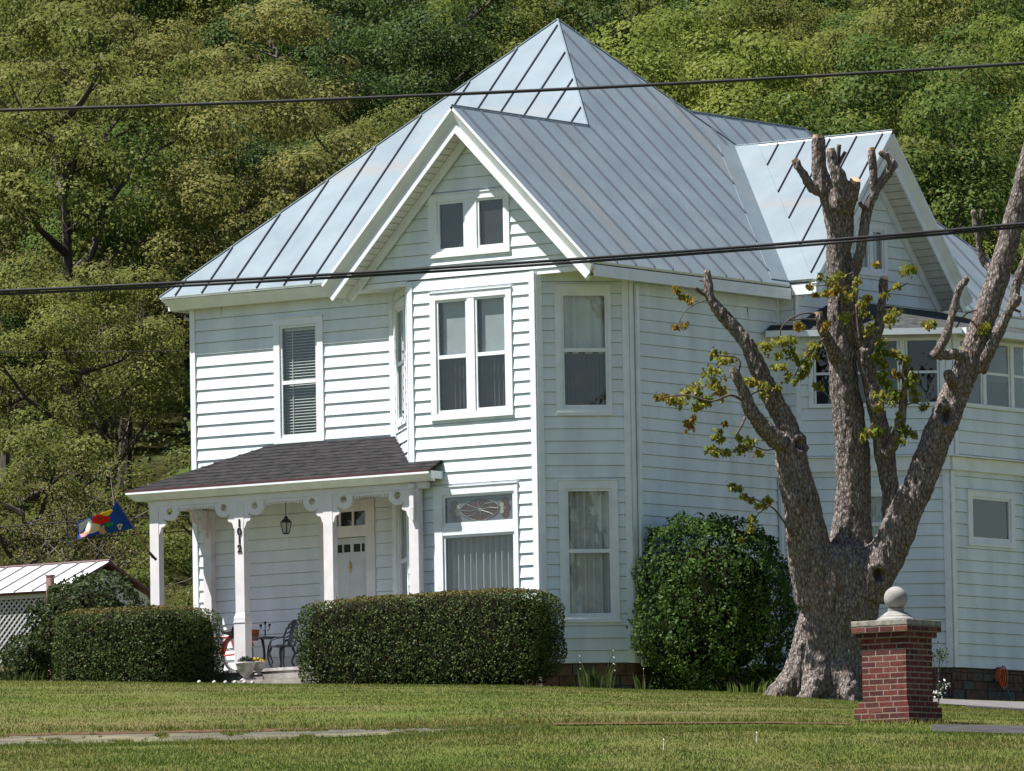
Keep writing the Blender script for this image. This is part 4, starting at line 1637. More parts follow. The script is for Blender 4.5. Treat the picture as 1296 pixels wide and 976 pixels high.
chair = empty('porch_chair', c, 'ornate cast iron chair with a tall curved back on the porch', 'chair')
b = MB()
b.lathe([(0.17, 0.38), (0.19, 0.385), (0.19, 0.405), (0.17, 0.41)], c, 20)
b.build('seat', MT['greeniron'], chair)
for sx, sy in ((-1, -1), (-1, 1), (1, -1), (1, 1)):
    b = MB()
    b.tube([(c.x + sx * x, c.y + sy * x, c.z + z) for x, z in ((0.12, 0.38), (0.15, 0.28), (0.11, 0.14), (0.16, 0.0))], [0.022, 0.024, 0.016, 0.018], 6)
    b.build('leg', MT['greeniron'], chair, True)
b = MB()
for off in (-0.14, 0.14):
    b.tube([(c.x + x, c.y + off * w_, c.z + z) for x, z, w_ in ((0.15, 0.39, 1), (0.17, 0.52, 1.15), (0.21, 0.65, 1.05), (0.26, 0.76, 0.5), (0.275, 0.80, 0.05))], 0.017, 6)
for k in range(5):
    z = 0.45 + k * 0.07
    x = 0.15 + max(0, (z - 0.39)) * 0.28
    b.tube([(c.x + x, c.y - 0.13, c.z + z), (c.x + x + 0.012, c.y, c.z + z + 0.05), (c.x + x, c.y + 0.13, c.z + z)], 0.012, 6)
b.tube([(c.x + 0.15, c.y, c.z + 0.40), (c.x + 0.20, c.y, c.z + 0.6), (c.x + 0.27, c.y, c.z + 0.79)], 0.035, 6)
b.build('backrest', MT['greeniron'], chair, True)
b = MB()
for sg in (-1, 1):
    b.tube([(c.x + x, c.y + sg * 0.17, c.z + z) for x, z in ((0.17, 0.53), (0.05, 0.52), (-0.08, 0.49), (-0.12, 0.40))], 0.014, 6)
b.build('armrest', MT['greeniron'], chair, True)

# bicycle half hidden behind the numbered post
c = floor_pt(301, 0.35)
bike = empty('bicycle', c, 'red bicycle leaning behind the numbered porch post', 'bicycle')
R = 0.30


def wheel(cx, fender):
    t = MB()
    n = 28
    ring = [(cx + R * math.cos(2 * math.pi * k / n), c.y, c.z + R + R * math.sin(2 * math.pi * k / n)) for k in range(n + 1)]
    t.tube(ring, 0.02, 6)
    wo = t.build('wheel', MT['rubber'], bike, True)
    t = MB()
    t.tube([(cx + (R - 0.03) * math.cos(2 * math.pi * k / n), c.y, c.z + R + (R - 0.03) * math.sin(2 * math.pi * k / n)) for k in range(n + 1)], 0.011, 5)
    for k in range(14):
        a = 2 * math.pi * k / 14
        t.tube([(cx, c.y, c.z + R), (cx + (R - 0.03) * math.cos(a), c.y, c.z + R + (R - 0.03) * math.sin(a))], 0.002, 4)
    t.build('rim', MT['chrome'], wo)
    t = MB()
    f = [(cx + (R + 0.035) * math.cos(a), c.y, c.z + R + (R + 0.035) * math.sin(a)) for a in np.linspace(rad(20), rad(175), 14)]
    for p0, p1 in zip(f[:-1], f[1:]):
        t.bar(p0, p1, (0, 1, 0), 0.055, 0.012)
    t.build('fender', MT['red'], bike)


wheel(c.x, True)
wheel(c.x - 0.88, True)
b = MB()
zz = c.z + R
b.tube([(c.x, c.y, zz), (c.x - 0.30, c.y, zz - 0.02), (c.x - 0.62, c.y, zz + 0.30), (c.x - 0.16, c.y, zz + 0.28), (c.x - 0.30, c.y, zz - 0.02)], 0.018, 6)
b.tube([(c.x - 0.16, c.y, zz + 0.28), (c.x, c.y, zz)], 0.013, 6)
b.tube([(c.x - 0.88, c.y, zz), (c.x - 0.64, c.y, zz + 0.36), (c.x - 0.62, c.y, zz + 0.5)], 0.018, 6)
b.build('frame', MT['red'], bike)
b = MB()
b.tube([(c.x - 0.62, c.y - 0.26, zz + 0.55), (c.x - 0.58, c.y - 0.12, zz + 0.50), (c.x - 0.62, c.y + 0.12, zz + 0.50), (c.x - 0.62, c.y + 0.26, zz + 0.55)], 0.014, 6)
b.build('handlebar', MT['chrome'], bike)
b = MB()
b.hexa([(c.x + 0.10, c.y - 0.10, zz + 0.20), (c.x + 0.34, c.y - 0.10, zz + 0.20), (c.x + 0.34, c.y + 0.10, zz + 0.20), (c.x + 0.10, c.y + 0.10, zz + 0.20),
        (c.x + 0.08, c.y - 0.12, zz + 0.38), (c.x + 0.36, c.y - 0.12, zz + 0.38), (c.x + 0.36, c.y + 0.12, zz + 0.38), (c.x + 0.08, c.y + 0.12, zz + 0.38)])
b.build('basket', MT['orange'], bike)
b = MB()
b.tube([(c.x - 0.30, c.y, zz + 0.36), (c.x - 0.16, c.y, zz + 0.36), (c.x - 0.06, c.y, zz + 0.37)], [0.03, 0.055, 0.085], 8)
b.build('saddle', MT['rubber'], bike)


# planters
def urn(c, s, name, label, petal, leaf):
    root = empty(name, c, label, 'flower pot')
    b = MB()
    b.lathe([(0.10 * s, 0), (0.10 * s, 0.03 * s), (0.055 * s, 0.05 * s), (0.06 * s, 0.075 * s), (0.12 * s, 0.13 * s), (0.165 * s, 0.22 * s), (0.175 * s, 0.30 * s),
             (0.19 * s, 0.315 * s), (0.19 * s, 0.345 * s), (0.16 * s, 0.345 * s), (0.15 * s, 0.30 * s)], c, 20)
    b.build('bowl', MT['urn'], root, True)
    n = 260
    d = rng.normal(0, 1, (n, 3))
    d /= np.linalg.norm(d, axis=1)[:, None]
    d[:, 2] = np.abs(d[:, 2])
    C = np.array(c) + np.array([0, 0, 0.33 * s]) + d * np.array([0.17, 0.17, 0.13]) * s * rng.uniform(0.5, 1, (n, 1))
    P = leaf_quads(C, d, rng.uniform(0.03, 0.06, n))
    me = quadmesh('flowers', P, 4, (rng.uniform(0, 1, n) < 0.45).astype(int), [petal, leaf])
    link('flowers', me, root)


k = RC.T @ np.array([(311 - 648) / FPX, -(850 - 488) / FPX, 1.0])
t = (-0.86 - CAMP[1]) / k[1]
urn(Vector((CAMP[0] + k[0] * t, -0.86, -0.075)), 0.86, 'flower_urn', 'pale stone urn of dark purple flowers on the lower porch step', MT['petalpurple'], MT['bushleaf'])
k = RC.T @ np.array([(327 - 648) / FPX, -(850 - 488) / FPX, 1.0])
t = (-0.55 - CAMP[1]) / k[1]
urn(Vector((CAMP[0] + k[0] * t, -0.55, 0.025)), 0.62, 'flower_urn', 'smaller stone pot of yellow flowers on the upper porch step', MT['petalyellow'], MT['irisleaf'])
for i in range(6):
    p = gpt(252 + i * 14 + random.uniform(-6, 6), 115.2 + random.uniform(-0.6, 0.4))
    b = MB()
    b.lathe([(0.02, -0.03), (0.035, 0.01), (0.03, 0.035), (0.008, 0.05)], (p.x, p.y, p.z + 0.02), 7)
    tag(b.build('edging_stone', MT['urn'], None, True), 'small white edging stone along the foot of the porch steps', 'stone', 'white stones edging the bed by the steps')

# flag on its slanting pole at the left porch post
pb0 = at(193, 706, 118.2)
fl = empty('flag', pb0, 'blue flag with red, yellow and beige shapes flying from the left porch post', 'flag')
pe = at(146.5, 630, 117.2)
b = MB()
b.tube([pb0, pe], [0.014, 0.011], 8)
b.lathe([(0.0, -0.02), (0.022, 0.0), (0.0, 0.025)], pe, 8)
b.build('flagpole', MT['polewood'], fl, True)
b = MB()
b.tube([Vector(pb0) + Vector((0.03, 0.05, -0.03)), Vector(pb0) + (Vector(pe) - Vector(pb0)).normalized() * 0.14], 0.022, 8)
b.build('pole_bracket', MT['iron'], fl)
shapes = [
    ('fyellow', [(118, 652), (126, 648), (139, 643), (143, 646), (137, 653), (127, 652)]),
    ('fred', [(117, 655), (124, 650), (133, 653), (140, 655), (137, 661), (131, 662), (124, 664), (117, 661)]),
    ('fbrown', [(123, 655), (129, 655), (130, 658), (124, 658)]),
    ('fgreen', [(131, 665), (136, 662), (144, 660.5), (143, 664), (137, 667)]),
    ('fbeige', [(108, 664), (116, 661), (127, 664), (126, 671), (117, 675), (112, 676), (108, 671)]),
    ('fwhite', [(99.5, 663), (108, 658), (114, 656), (117, 660), (110, 664), (105, 672), (101, 678), (99.5, 672)]),
    ('fwhite', [(110, 663), (116, 662), (119, 666), (114, 670)]),
    ('fpink', [(101, 673), (108, 672), (112, 676), (107, 680), (102, 680)]),
    ('fpink', [(127, 668), (131, 664), (133, 670), (135, 674), (130, 676), (125, 674)]),
    ('fbeige', [(148, 664), (151, 663), (156, 663.5), (153.5, 666), (153, 670), (150, 670)]),
    ('fbrown', [(150.2, 665.5), (152.5, 664.8), (152, 668), (150.6, 668.5)]),
]


def inpoly(x, y, P):
    r = False
    for i in range(len(P)):
        (x0, y0), (x1, y1) = P[i - 1], P[i]
        if (y0 > y) != (y1 > y) and x < (x1 - x0) * (y - y0) / (y1 - y0) + x0:
            r = not r
    return r


fm = ['blue', 'fyellow', 'fred', 'fbrown', 'fgreen', 'fbeige', 'fwhite', 'fpink']
b = MB()
nu, nv = 90, 48
top = [(148, 633), (141, 645), (130, 649), (115, 655), (99, 661)]
bot = [(172, 668.5), (158, 671), (142, 674), (122, 677), (98, 682)]


def lerp_path(P, t):
    x = np.interp(t, np.linspace(0, 1, len(P)), [p[0] for p in P])
    y = np.interp(t, np.linspace(0, 1, len(P)), [p[1] for p in P])
    return x, y


pix = []
for i in range(nu + 1):
    for j in range(nv + 1):
        tu, tv = i / nu, j / nv
        a, c_ = lerp_path(top, tu), lerp_path(bot, tu)
        x, y = a[0] + (c_[0] - a[0]) * tv, a[1] + (c_[1] - a[1]) * tv
        pix.append((x, y))
        d = 117.35 + 0.55 * tv * (1 - tu) + 0.10 * math.sin(tu * 9 + tv * 2.5) * tu + 0.05 * math.sin(tu * 17 - tv * 4) * tu
        b.v.append(tuple(at(x, y, d)))
for i in range(nu):
    for j in range(nv):
        q = (i * (nv + 1) + j, i * (nv + 1) + j + 1, (i + 1) * (nv + 1) + j + 1, (i + 1) * (nv + 1) + j)
        cx = sum(pix[k][0] for k in q) / 4
        cy = sum(pix[k][1] for k in q) / 4
        mi = 0
        for nm, P in shapes:
            if inpoly(cx, cy, P):
                mi = fm.index(nm)
        b.f.append(q)
        b.m.append(mi)
fo = b.build('flag_cloth', [MT[k] for k in fm], fl, True)
sm = fo.modifiers.new('thickness', 'SOLIDIFY')
sm.thickness = 0.004

# ------------------------------------------------------------------ pillar
pc = gpt(1141, 90.1)
PW, PD = 0.63, 0.575
# front corner of the shaft stands at px 1147
fc = at(1147.5, 880, 89.6)
px0, px1 = fc[0] - PW, fc[0]
py0, py1 = fc[1], fc[1] + PD
pzb = at(1140, 921, 89.7)[2]
pil = empty('gate_pillar', (fc[0] - PW / 2, fc[1] + PD / 2, pzb), 'square red brick pillar topped with a stone slab and ball', 'pillar')
b = MB()
hc = 0.0693
random.seed(21)


def course(z, e, odd, inset=0.0):
    x0, x1, y0, y1 = px0 - e, px1 + e, py0 - e, py1 + e
    b.box(x0 + 0.002, x1 - 0.002, y0 + 0.002, y1 - 0.002, z, z + hc, 3)
    for axis in (0, 1):
        L = (x1 - x0) if axis == 0 else (y1 - y0)
        bl = 0.2035 if axis == 0 else 0.195
        st = 0.0 if (odd + axis) % 2 == 0 else -bl / 2
        p = st
        while p < L - 0.01:
            a, c_ = max(p + 0.0, 0), min(p + bl - 0.016, L)
            p += bl
            if c_ - a < 0.03:
                continue
            m = random.choice([0, 0, 0, 1, 1, 2])
            pr_ = random.uniform(-0.0005, 0.0015)
            for side in (0, 1):
                if axis == 0:
                    ya = (y0 - pr_, y0 + 0.09) if side == 0 else (y1 - 0.09, y1 + pr_)
                    b.box(x0 + a, x0 + c_, ya[0], ya[1], z + 0.0085, z + hc - 0.0085, m)
                else:
                    xa = (x1 - 0.09, x1 + pr_) if side == 0 else (x0 - pr_, x0 + 0.09)
                    e0 = 0.0915
                    lo_, hi_ = y0 + a, y0 + c_
                    lo_, hi_ = max(lo_, y0 + 0.001), min(hi_, y1 - 0.001)
                    b.box(xa[0], xa[1], lo_, hi_, z + 0.0086, z + hc - 0.0084, m)


z = pzb - 0.10
k = 0
lay = [0.075] * 5 + [0.04] + [0.0] * 10 + [0.0, 0.045, 0.085]
for e in lay:
    course(z, e, k)
    z += hc
    k += 1
b.build('shaft', [MT['brick1'], MT['brick2'], MT['brick3'], MT['mortar']], pil)
b = MB()
ex = 0.088
b.box(px0 - ex, px1 + ex, py0 - ex, py1 + ex, z + 0.003, z + 0.072)
co = b.build('cap_slab', MT['capstone'], pil)
bv = co.modifiers.new('edge', 'BEVEL')
bv.width = 0.008
bv.segments = 2
cx, cy = (px0 + px1) / 2, (py0 + py1) / 2
zc_ = z + 0.073
b = MB()
b.lathe([(0.24, 0.0), (0.235, 0.022), (0.19, 0.05), (0.185, 0.062), (0.145, 0.085), (0.14, 0.095), (0.10, 0.115), (0.098, 0.15)], (cx, cy, zc_), 28)
b.build('ball_base', MT['ballstone'], pil)
b = MB()
rb = 0.143
b.lathe([(max(0.002, rb * math.sin(t)), rb * -math.cos(t)) for t in np.linspace(0, math.pi, 20)], (cx, cy, zc_ + 0.14 + rb * 0.93), 32)
b.build('stone_ball', MT['ballstone'], pil, True)


# ------------------------------------------------------------------ clipped hedges, shrub, bushes
def leafy(name, label, cat, cen, half, N, size, mats, power=4.0, rough=0.08, group=None, core=0.82, split=None, under=0.0, clump=None, bulge=None):
    """plant mass: a near-black core for the shaded inside, thousands of leaves over an uneven outline"""
    cen = np.array(cen, float)
    half = np.array(half, float)
    root = empty(name, (cen[0], cen[1], cen[2] - half[2]), label, cat, group)
    d = rng.normal(0, 1, (N, 3)) * np.array([1, 1, 1])
    q = np.abs(d) ** power
    r = (q.sum(1)) ** (-1.0 / power)
    S = d * r[:, None]                 # on the unit superellipsoid
    nrm = np.sign(d) * np.abs(S) ** (power - 1)
    nrm /= np.linalg.norm(nrm, axis=1)[:, None]
    S = S * half
    k = np.array([noise.noise(Vector((p[0] * 2.2 + cen[0], p[1] * 2.2 + cen[1], p[2] * 2.2))) for p in S])
    k2 = np.array([noise.noise(Vector((p[0] * 6 + 5, p[1] * 6, p[2] * 6))) for p in S])
    dep = rng.uniform(0, 1, N) ** 2.0 * 0.16
    S = S * (1 + rough * (k + 0.6 * k2) - dep)[:, None]
    if under:
        t = np.clip((-S[:, 2] / half[2]), 0, 1)
        S[:, :2] *= (1 - under * t ** 3)[:, None]
    if bulge is not None:
        S = bulge(S, half)
    if power > 6:                      # stray shoots the shears missed
        sh = rng.uniform(0, 1, N) < 0.012
        S = S + nrm * (sh * rng.uniform(0.02, 0.07, N))[:, None]
    C = cen + S
    P = leaf_quads(C, nrm, rng.uniform(size[0], size[1], N), 0.75)
    mi = np.zeros(N, int)
    if split:
        mi = split(S, half, k)
    me = quadmesh('leaves', P, 4, mi, mats)
    link('leaves', me, root)
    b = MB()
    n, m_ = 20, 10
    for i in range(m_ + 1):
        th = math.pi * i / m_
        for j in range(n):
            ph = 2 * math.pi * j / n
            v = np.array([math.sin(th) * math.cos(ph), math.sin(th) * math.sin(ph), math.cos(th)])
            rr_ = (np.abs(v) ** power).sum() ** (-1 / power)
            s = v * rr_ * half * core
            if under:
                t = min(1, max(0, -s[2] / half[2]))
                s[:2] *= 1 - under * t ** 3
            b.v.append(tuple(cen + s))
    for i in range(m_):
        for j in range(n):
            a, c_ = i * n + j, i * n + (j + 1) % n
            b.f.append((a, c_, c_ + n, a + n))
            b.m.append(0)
    b.build('stems', MT['core'], root)  # closed core, coloured as the shaded inside
    return root


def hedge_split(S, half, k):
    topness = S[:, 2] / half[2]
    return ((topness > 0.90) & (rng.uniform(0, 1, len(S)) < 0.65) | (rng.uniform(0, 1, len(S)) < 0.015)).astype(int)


HY = -2.2
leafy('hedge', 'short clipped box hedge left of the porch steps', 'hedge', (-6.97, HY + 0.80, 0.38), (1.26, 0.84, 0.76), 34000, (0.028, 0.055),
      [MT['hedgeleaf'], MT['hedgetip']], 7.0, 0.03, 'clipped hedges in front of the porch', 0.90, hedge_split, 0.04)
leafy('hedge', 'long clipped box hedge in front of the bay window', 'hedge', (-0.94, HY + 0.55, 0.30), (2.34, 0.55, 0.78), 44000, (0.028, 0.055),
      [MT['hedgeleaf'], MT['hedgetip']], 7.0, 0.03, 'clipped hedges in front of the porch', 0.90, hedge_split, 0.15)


def shrub_bulge(S, half):
    n = np.array([noise.noise(Vector((p[0] * 1.1, p[1] * 1.1, p[2] * 1.1 + 4))) for p in S])
    n2 = np.array([noise.noise(Vector((p[0] * 3.1 + 9, p[1] * 3.1, p[2] * 3.1))) for p in S])
    return S * (1 + 0.15 * n + 0.12 * n2)[:, None]


k = RC.T @ np.array([(901 - 648) / FPX, -(760 - 488) / FPX, 1.0])
sp = CAMP + k * (117.6 / 1.0)
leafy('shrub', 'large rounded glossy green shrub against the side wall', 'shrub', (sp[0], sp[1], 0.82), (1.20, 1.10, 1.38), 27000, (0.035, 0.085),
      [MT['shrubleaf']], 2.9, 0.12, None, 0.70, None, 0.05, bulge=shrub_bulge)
p = at(112, 775, 123.0)
leafy('bush', 'dark green bush spreading behind the short hedge before the lattice shed', 'bush', (p[0], p[1], p[2] - 0.25), (0.95, 0.8, 0.85), 9000, (0.04, 0.09),
      [MT['bushleaf']], 2.4, 0.22, None, 0.70, None, 0.0, bulge=shrub_bulge)
p = at(38, 832, 123.0)
leafy('bush', 'low straggly bush at the foot of the lattice shed', 'bush', (p[0], p[1], p[2] - 0.1), (0.50, 0.45, 0.5), 3500, (0.04, 0.08),
      [MT['bushleaf']], 2.2, 0.3, None, 0.55, None, 0.0, bulge=shrub_bulge)


# long leaves: irises at the foundation, tall grass at the tree
def strap_plant(name, label, cat, c, n, h, spread, mat, stalks=0, group=None, petal=None):
    root = empty(name, c, label, cat, group)
    P = []
    for i in range(n):
        a = random.uniform(0, 2 * math.pi)
        r = random.uniform(0, spread * 0.5)
        bx, by = c[0] + r * math.cos(a), c[1] + r * math.sin(a)
        hh = h * random.uniform(0.55, 1.0)
        l = random.uniform(0.1, 0.55) * hh
        ww = 0.013
        a2 = random.uniform(0, math.pi)
        dx, dy = ww * math.cos(a2), ww * math.sin(a2)
        m1 = (bx + l * 0.3 * math.cos(a), by + l * 0.3 * math.sin(a), c[2] + hh * 0.6)
        tp = (bx + l * math.cos(a), by + l * math.sin(a), c[2] + hh)
        P.append([(bx - dx, by - dy, c[2] - 0.02), (bx + dx, by + dy, c[2] - 0.02), (m1[0] + dx, m1[1] + dy, m1[2]), tp, (m1[0] - dx, m1[1] - dy, m1[2])])
    me = quadmesh('leaves', np.array(P), 5, None, [mat])
    link('leaves', me, root)
    for i in range(stalks):
        a = random.uniform(0, 6.28)
        s = MB()
        tx, ty = c[0] + spread * 0.6 * math.cos(a), c[1] + spread * 0.6 * math.sin(a)
        s.tube([(c[0] + 0.1 * math.cos(a), c[1] + 0.1 * math.sin(a), c[2]), (tx, ty, c[2] + h * random.uniform(1.0, 1.45))], 0.005, 5)
        st = s.build('stalk', MT['irisleaf'], root)
        e = s.v[-1]
        s = MB()
        for q in range(3):
            s.lathe([(0.003, 0), (0.0075, 0.012), (0.003, 0.024)], (e[0] - 0.01, e[1], e[2] - q * 0.10), 6)
        s.build('flower_bud', petal or MT['petalwhite'], st)
    return root


def near(px, u):
    return tuple(gpt(px, u))


strap_plant('iris_clump', 'iris clump with tall flower stalks under the canted bay wall', 'plant', near(752, 116.6), 50, 0.40, 0.60, MT['irisleaf'], 3)
strap_plant('iris_clump', 'thin iris clump by the downspout at the bay corner', 'plant', near(812, 116.4), 14, 0.28, 0.35, MT['irisleaf'], 1)
strap_plant('weed_tuft', 'tall grass tuft left of the maple trunk, in front of the shrub', 'plant', near(945, 112.5), 45, 0.20, 1.2, MT['blade1'], 0)
strap_plant('weed_tuft', 'green grass tuft between the shrub and the maple trunk', 'plant', near(985, 113.5), 40, 0.33, 0.5, MT['irisleaf'], 0)
strap_plant('weed_tuft', 'grass tuft along the lattice shed base', 'plant', near(22, 116.0), 40, 0.26, 0.8, MT['irisleaf'], 0)
# white flowers behind the pillar
c = near(1188, 106.5)
fp = empty('flowering_plant', c, 'thin stemmed plant with white blossoms just behind the brick pillar', 'plant')
b = MB()
tips = []
for i in range(9):
    a = random.uniform(0, 6.28)
    h = random.choice([0.25, 0.3, 0.35, 0.75, 0.85]) if i < 7 else 0.8
    r = random.uniform(0.02, 0.12)
    p1 = (c[0] + r * math.cos(a), c[1] + r * math.sin(a), c[2] + h)
    b.tube([c, (c[0] + r * 0.3 * math.cos(a), c[1] + r * 0.3 * math.sin(a), c[2] + h * 0.6), p1], 0.004, 4)
    tips.append((p1, h))
b.build('stems', MT['twig'], fp)
n = 160
ct = np.array([tips[i % len(tips)][0] for i in range(n)]) + rng.normal(0, 0.045, (n, 3)) - np.array([0, 0, 0.05])
mi = np.array([(1 if tips[i % len(tips)][1] < 0.5 and i % 3 else 0) for i in range(n)])
link('leaves', quadmesh('leaves', leaf_quads(ct, rng.normal(0, 1, (n, 3)), rng.uniform(0.03, 0.055, n)), 4, mi, [MT['irisleaf'], MT['petalwhite']]), fp)
for px, py in ((839, 957), (957, 951)):
    u = 81.0 if py > 955 else 82.0
    p = gpt(px, u)
    b = MB()
    b.tube([p, (p.x + 0.004, p.y, p.z + 0.10)], [0.005, 0.003], 5)
    b.lathe([(0.003, 0.0), (0.009, 0.01), (0.003, 0.024)], (p.x + 0.004, p.y, p.z + 0.098), 6)
    tag(b.build('seed_stalk', MT['petalwhite']), 'thin pale dandelion stalk standing in the near lawn', 'weed', 'dandelion stalks in the lawn')

# hoses at the wing foundation
hy = 8.05
hx = WC.x + 0.02
hs = empty('garden_hose', (hx, hy, 0.0), 'orange garden hose coiled on a hook at the wing foundation', 'hose')
b = MB()
for k in range(4):
    rr_ = 0.10 + 0.015 * k
    b.tube([(hx + 0.03 + 0.02 * k, hy + rr_ * 0.8 * math.sin(t) + 0.02 * k, -0.13 + rr_ * 1.25 * math.cos(t)) for t in np.linspace(0, 2 * math.pi, 18)], 0.013, 6)
b.tube([(hx + 0.05, hy + 0.08, -0.10), (hx + 0.07, hy + 0.17, -0.2), (hx + 0.07, hy + 0.20, -0.16)], 0.014, 6)
b.build('coil', MT['hoseorange'], hs, True)
b = MB()
b.box(hx - 0.03, hx + 0.06, hy - 0.012, hy + 0.012, 0.0, 0.03)
b.build('hook', MT['iron'], hs)
b = MB()
b.tube([(hx + 0.06, hy - 0.18, -0.19), (hx + 0.06, hy - 0.06, -0.22)], [0.03, 0.02], 8)
b.build('nozzle', MT['iron'], hs)
b = MB()
gz_ = gz_at(hx + 0.2, hy + 0.2)
b.tube([(hx + 0.05, hy + 0.16, -0.22), (hx + 0.08, hy + 0.19, -0.35), (hx + 0.10, hy + 0.26, gz_ + 0.1), (hx + 0.2, hy + 0.3, gz_ + 0.03), (hx + 0.5, hy + 0.9, gz_ + 0.03)], 0.016, 6)
tag(b.build('garden_hose', MT['hosegreen'], None, True), 'green hose running down the wing foundation to the ground', 'hose')

# ------------------------------------------------------------------ lattice shed at the left
su = 133.0
R0 = at(139, 710, su)                       # ridge end
zr = R0[2]
hd = 1.35
zr_e = at(88, 746, su - 1.1)[2]
fx = R0[0]
sy = R0[1]
Ls = 9.0
shed = empty('shed', (fx - 3, sy, -0.45), 'low shed with a white sheet roof and lattice front at the left edge', 'shed')
b = MB()
for sg in (-1, 1):
    top_ = [(fx, sy, zr), (fx - Ls, sy, zr), (fx - Ls, sy + sg * hd, zr_e), (fx, sy + sg * hd, zr_e)]
    nn = Vector((0, sg * (zr - zr_e), hd)).normalized()
    b.slab(top_, nn, 0.04, 0, 1)
    kx = 0.25
    while kx < Ls:
        b.bar((fx - kx, sy, zr + 0.012), (fx - kx, sy + sg * hd, zr_e + 0.012), (1, 0, 0), 0.02, 0.03, 2)
        kx += 0.42
b.tube([(fx, sy, zr + 0.01), (fx - Ls, sy, zr + 0.01)], 0.025, 6, 1)
b.build('roof', [MT['whiteroof'], MT['drip'], MT['lead']], shed)
b = MB()
wy0, wy1 = sy - hd + 0.16, sy + hd - 0.16
xg = fx - 0.12
ze = zr_e - 0.02
zrail = at(40, 840, su - 1.1)[2]
b.hexa([(xg - 0.05, wy0, -0.6), (xg, wy0, -0.6), (xg, wy1, -0.6), (xg - 0.05, wy1, -0.6), (xg - 0.05, wy0, ze), (xg, wy0, ze), (xg, wy1, ze), (xg - 0.05, wy1, ze)])
b.slab([(xg, wy0, ze), (xg, wy1, ze), (xg, sy, zr - 0.14)], (1, 0, 0), 0.05)
b.box(fx - Ls, xg - 0.06, sy + hd - 0.3, sy + hd - 0.25, -0.6, ze)
b.build('wall', MT['shedwall'], shed)
b = MB()
b.box(fx - Ls, xg - 0.055, wy0 + 0.5, wy0 + 0.55, -0.6, ze - 0.05)
b.build('inner_wall', MT['dark'], shed)  # dim inside behind the lattice, painted as a near-black sheet
b = MB()
z0_, z1_ = zrail, ze - 0.10
x0_, x1_ = fx - 4.6, xg - 0.06
H = z1_ - z0_
for sg in (-1, 1):
    xk = x0_ - H
    while xk < x1_ + H:
        a, c_ = (xk, z0_), (xk + H, z1_)
        if sg < 0:
            a, c_ = (xk, z1_), (xk + H, z0_)
        t0, t1 = 0.0, 1.0
        if a[0] < x0_:
            t0 = (x0_ - a[0]) / H
        if c_[0] > x1_:
            t1 = (x1_ - a[0]) / H
        if t1 > t0 + 0.02:
            A = (a[0] + H * t0, wy0 - 0.008 * sg, a[1] + (c_[1] - a[1]) * t0)
            B = (a[0] + H * t1, wy0 - 0.008 * sg, a[1] + (c_[1] - a[1]) * t1)
            b.bar(A, B, (0, 1, 0), 0.012, 0.034)
        xk += 0.115
b.build('lattice', MT['lattice'], shed)
b = MB()
b.box(fx - Ls, xg, wy0 - 0.05, wy0 + 0.03, zrail - 0.09, zrail - 0.01, 0)
b.box(fx - Ls, xg, wy0 - 0.05, wy0 + 0.03, z1_ + 0.005, z1_ + 0.08, 1)
b.build('rail', [MT['shedrail'], MT['lattice']], shed)
b = MB()
b.box(fx - Ls, xg - 0.06, wy0 + 0.05, wy0 + 0.1, -0.6, zrail - 0.1)
b.build('base', MT['dark'], shed)  # shade below the rail put into this board's near-black colour
p = at(63.5, 735, 124.5)
b = MB()
b.box(p[0] - 0.05, p[0] + 0.05, p[1] - 0.05, p[1] + 0.05, -0.45, p[2] + 0.07)
b.box(p[0] - 0.06, p[0] + 0.06, p[1] - 0.06, p[1] + 0.06, p[2] + 0.072, p[2] + 0.10)
tag(b.build('wooden_post', MT['postwood']), 'short pinkish wooden post poking out of the bush by the shed', 'post')


# ------------------------------------------------------------------ overhead cables
def cable(pts, u, r, name, label, twin=False, n=60, ext=True):
    P = np.array(pts, float)
    co = np.polyfit(P[:, 0], P[:, 1], 2)
    b = MB()
    X0, X1 = (-2200, 3600) if ext else (pts[0][0], pts[-1][0])
    ln = [at(x, np.polyval(co, x), u) for x in np.linspace(X0, X1, n)]
    b.tube(ln, r, 6)
    if twin:
        ln2 = []
        for i, q in enumerate(np.linspace(X0, X1, n * 6)):
            a = q / 60.0
            p = at(q, np.polyval(co, q), u)
            ln2.append(p + np.array([0, 0, -1]) * r * 1.9 * 1.0 + _f * r * 0.5 * math.sin(a))
        b.tube(ln2, r * 0.9, 6)
    o = b.build(name, MT['wire'], None, True)
    tag(o, label, 'cable')


cable([(0, 140), (300, 130), (560, 120.5), (800, 108.5), (1050, 95), (1296, 80.5)], 68, 0.017, 'overhead_cable', 'black overhead cable crossing in front of the roof peak')
cable([(0, 368.5), (238, 357), (512, 342), (740, 328), (1050, 303), (1296, 283.5)], 66, 0.015, 'overhead_cable', 'lower twin stranded black cable crossing in front of the gable eaves', True)
cable([(0, 667), (95, 660), (240, 652.5)], 150, 0.012, 'service_wire', 'thin grey wire passing behind the flag, upper of two')
cable([(0, 686), (95, 681), (240, 672)], 150, 0.010, 'service_wire', 'thin grey wire passing behind the flag, lower of two')
cable([(0, 446), (100, 445.5), (240, 444)], 160, 0.008, 'service_wire', 'thin wire against the trees high above the flag')


# ------------------------------------------------------------------ the pruned maple
TU = 109.0
tbase = at(1055, 880, TU)
maple = empty('maple_tree', tbase, 'big pruned maple with cut limbs and sparse new leaves beside the brick pillar', 'tree')
random.seed(5)


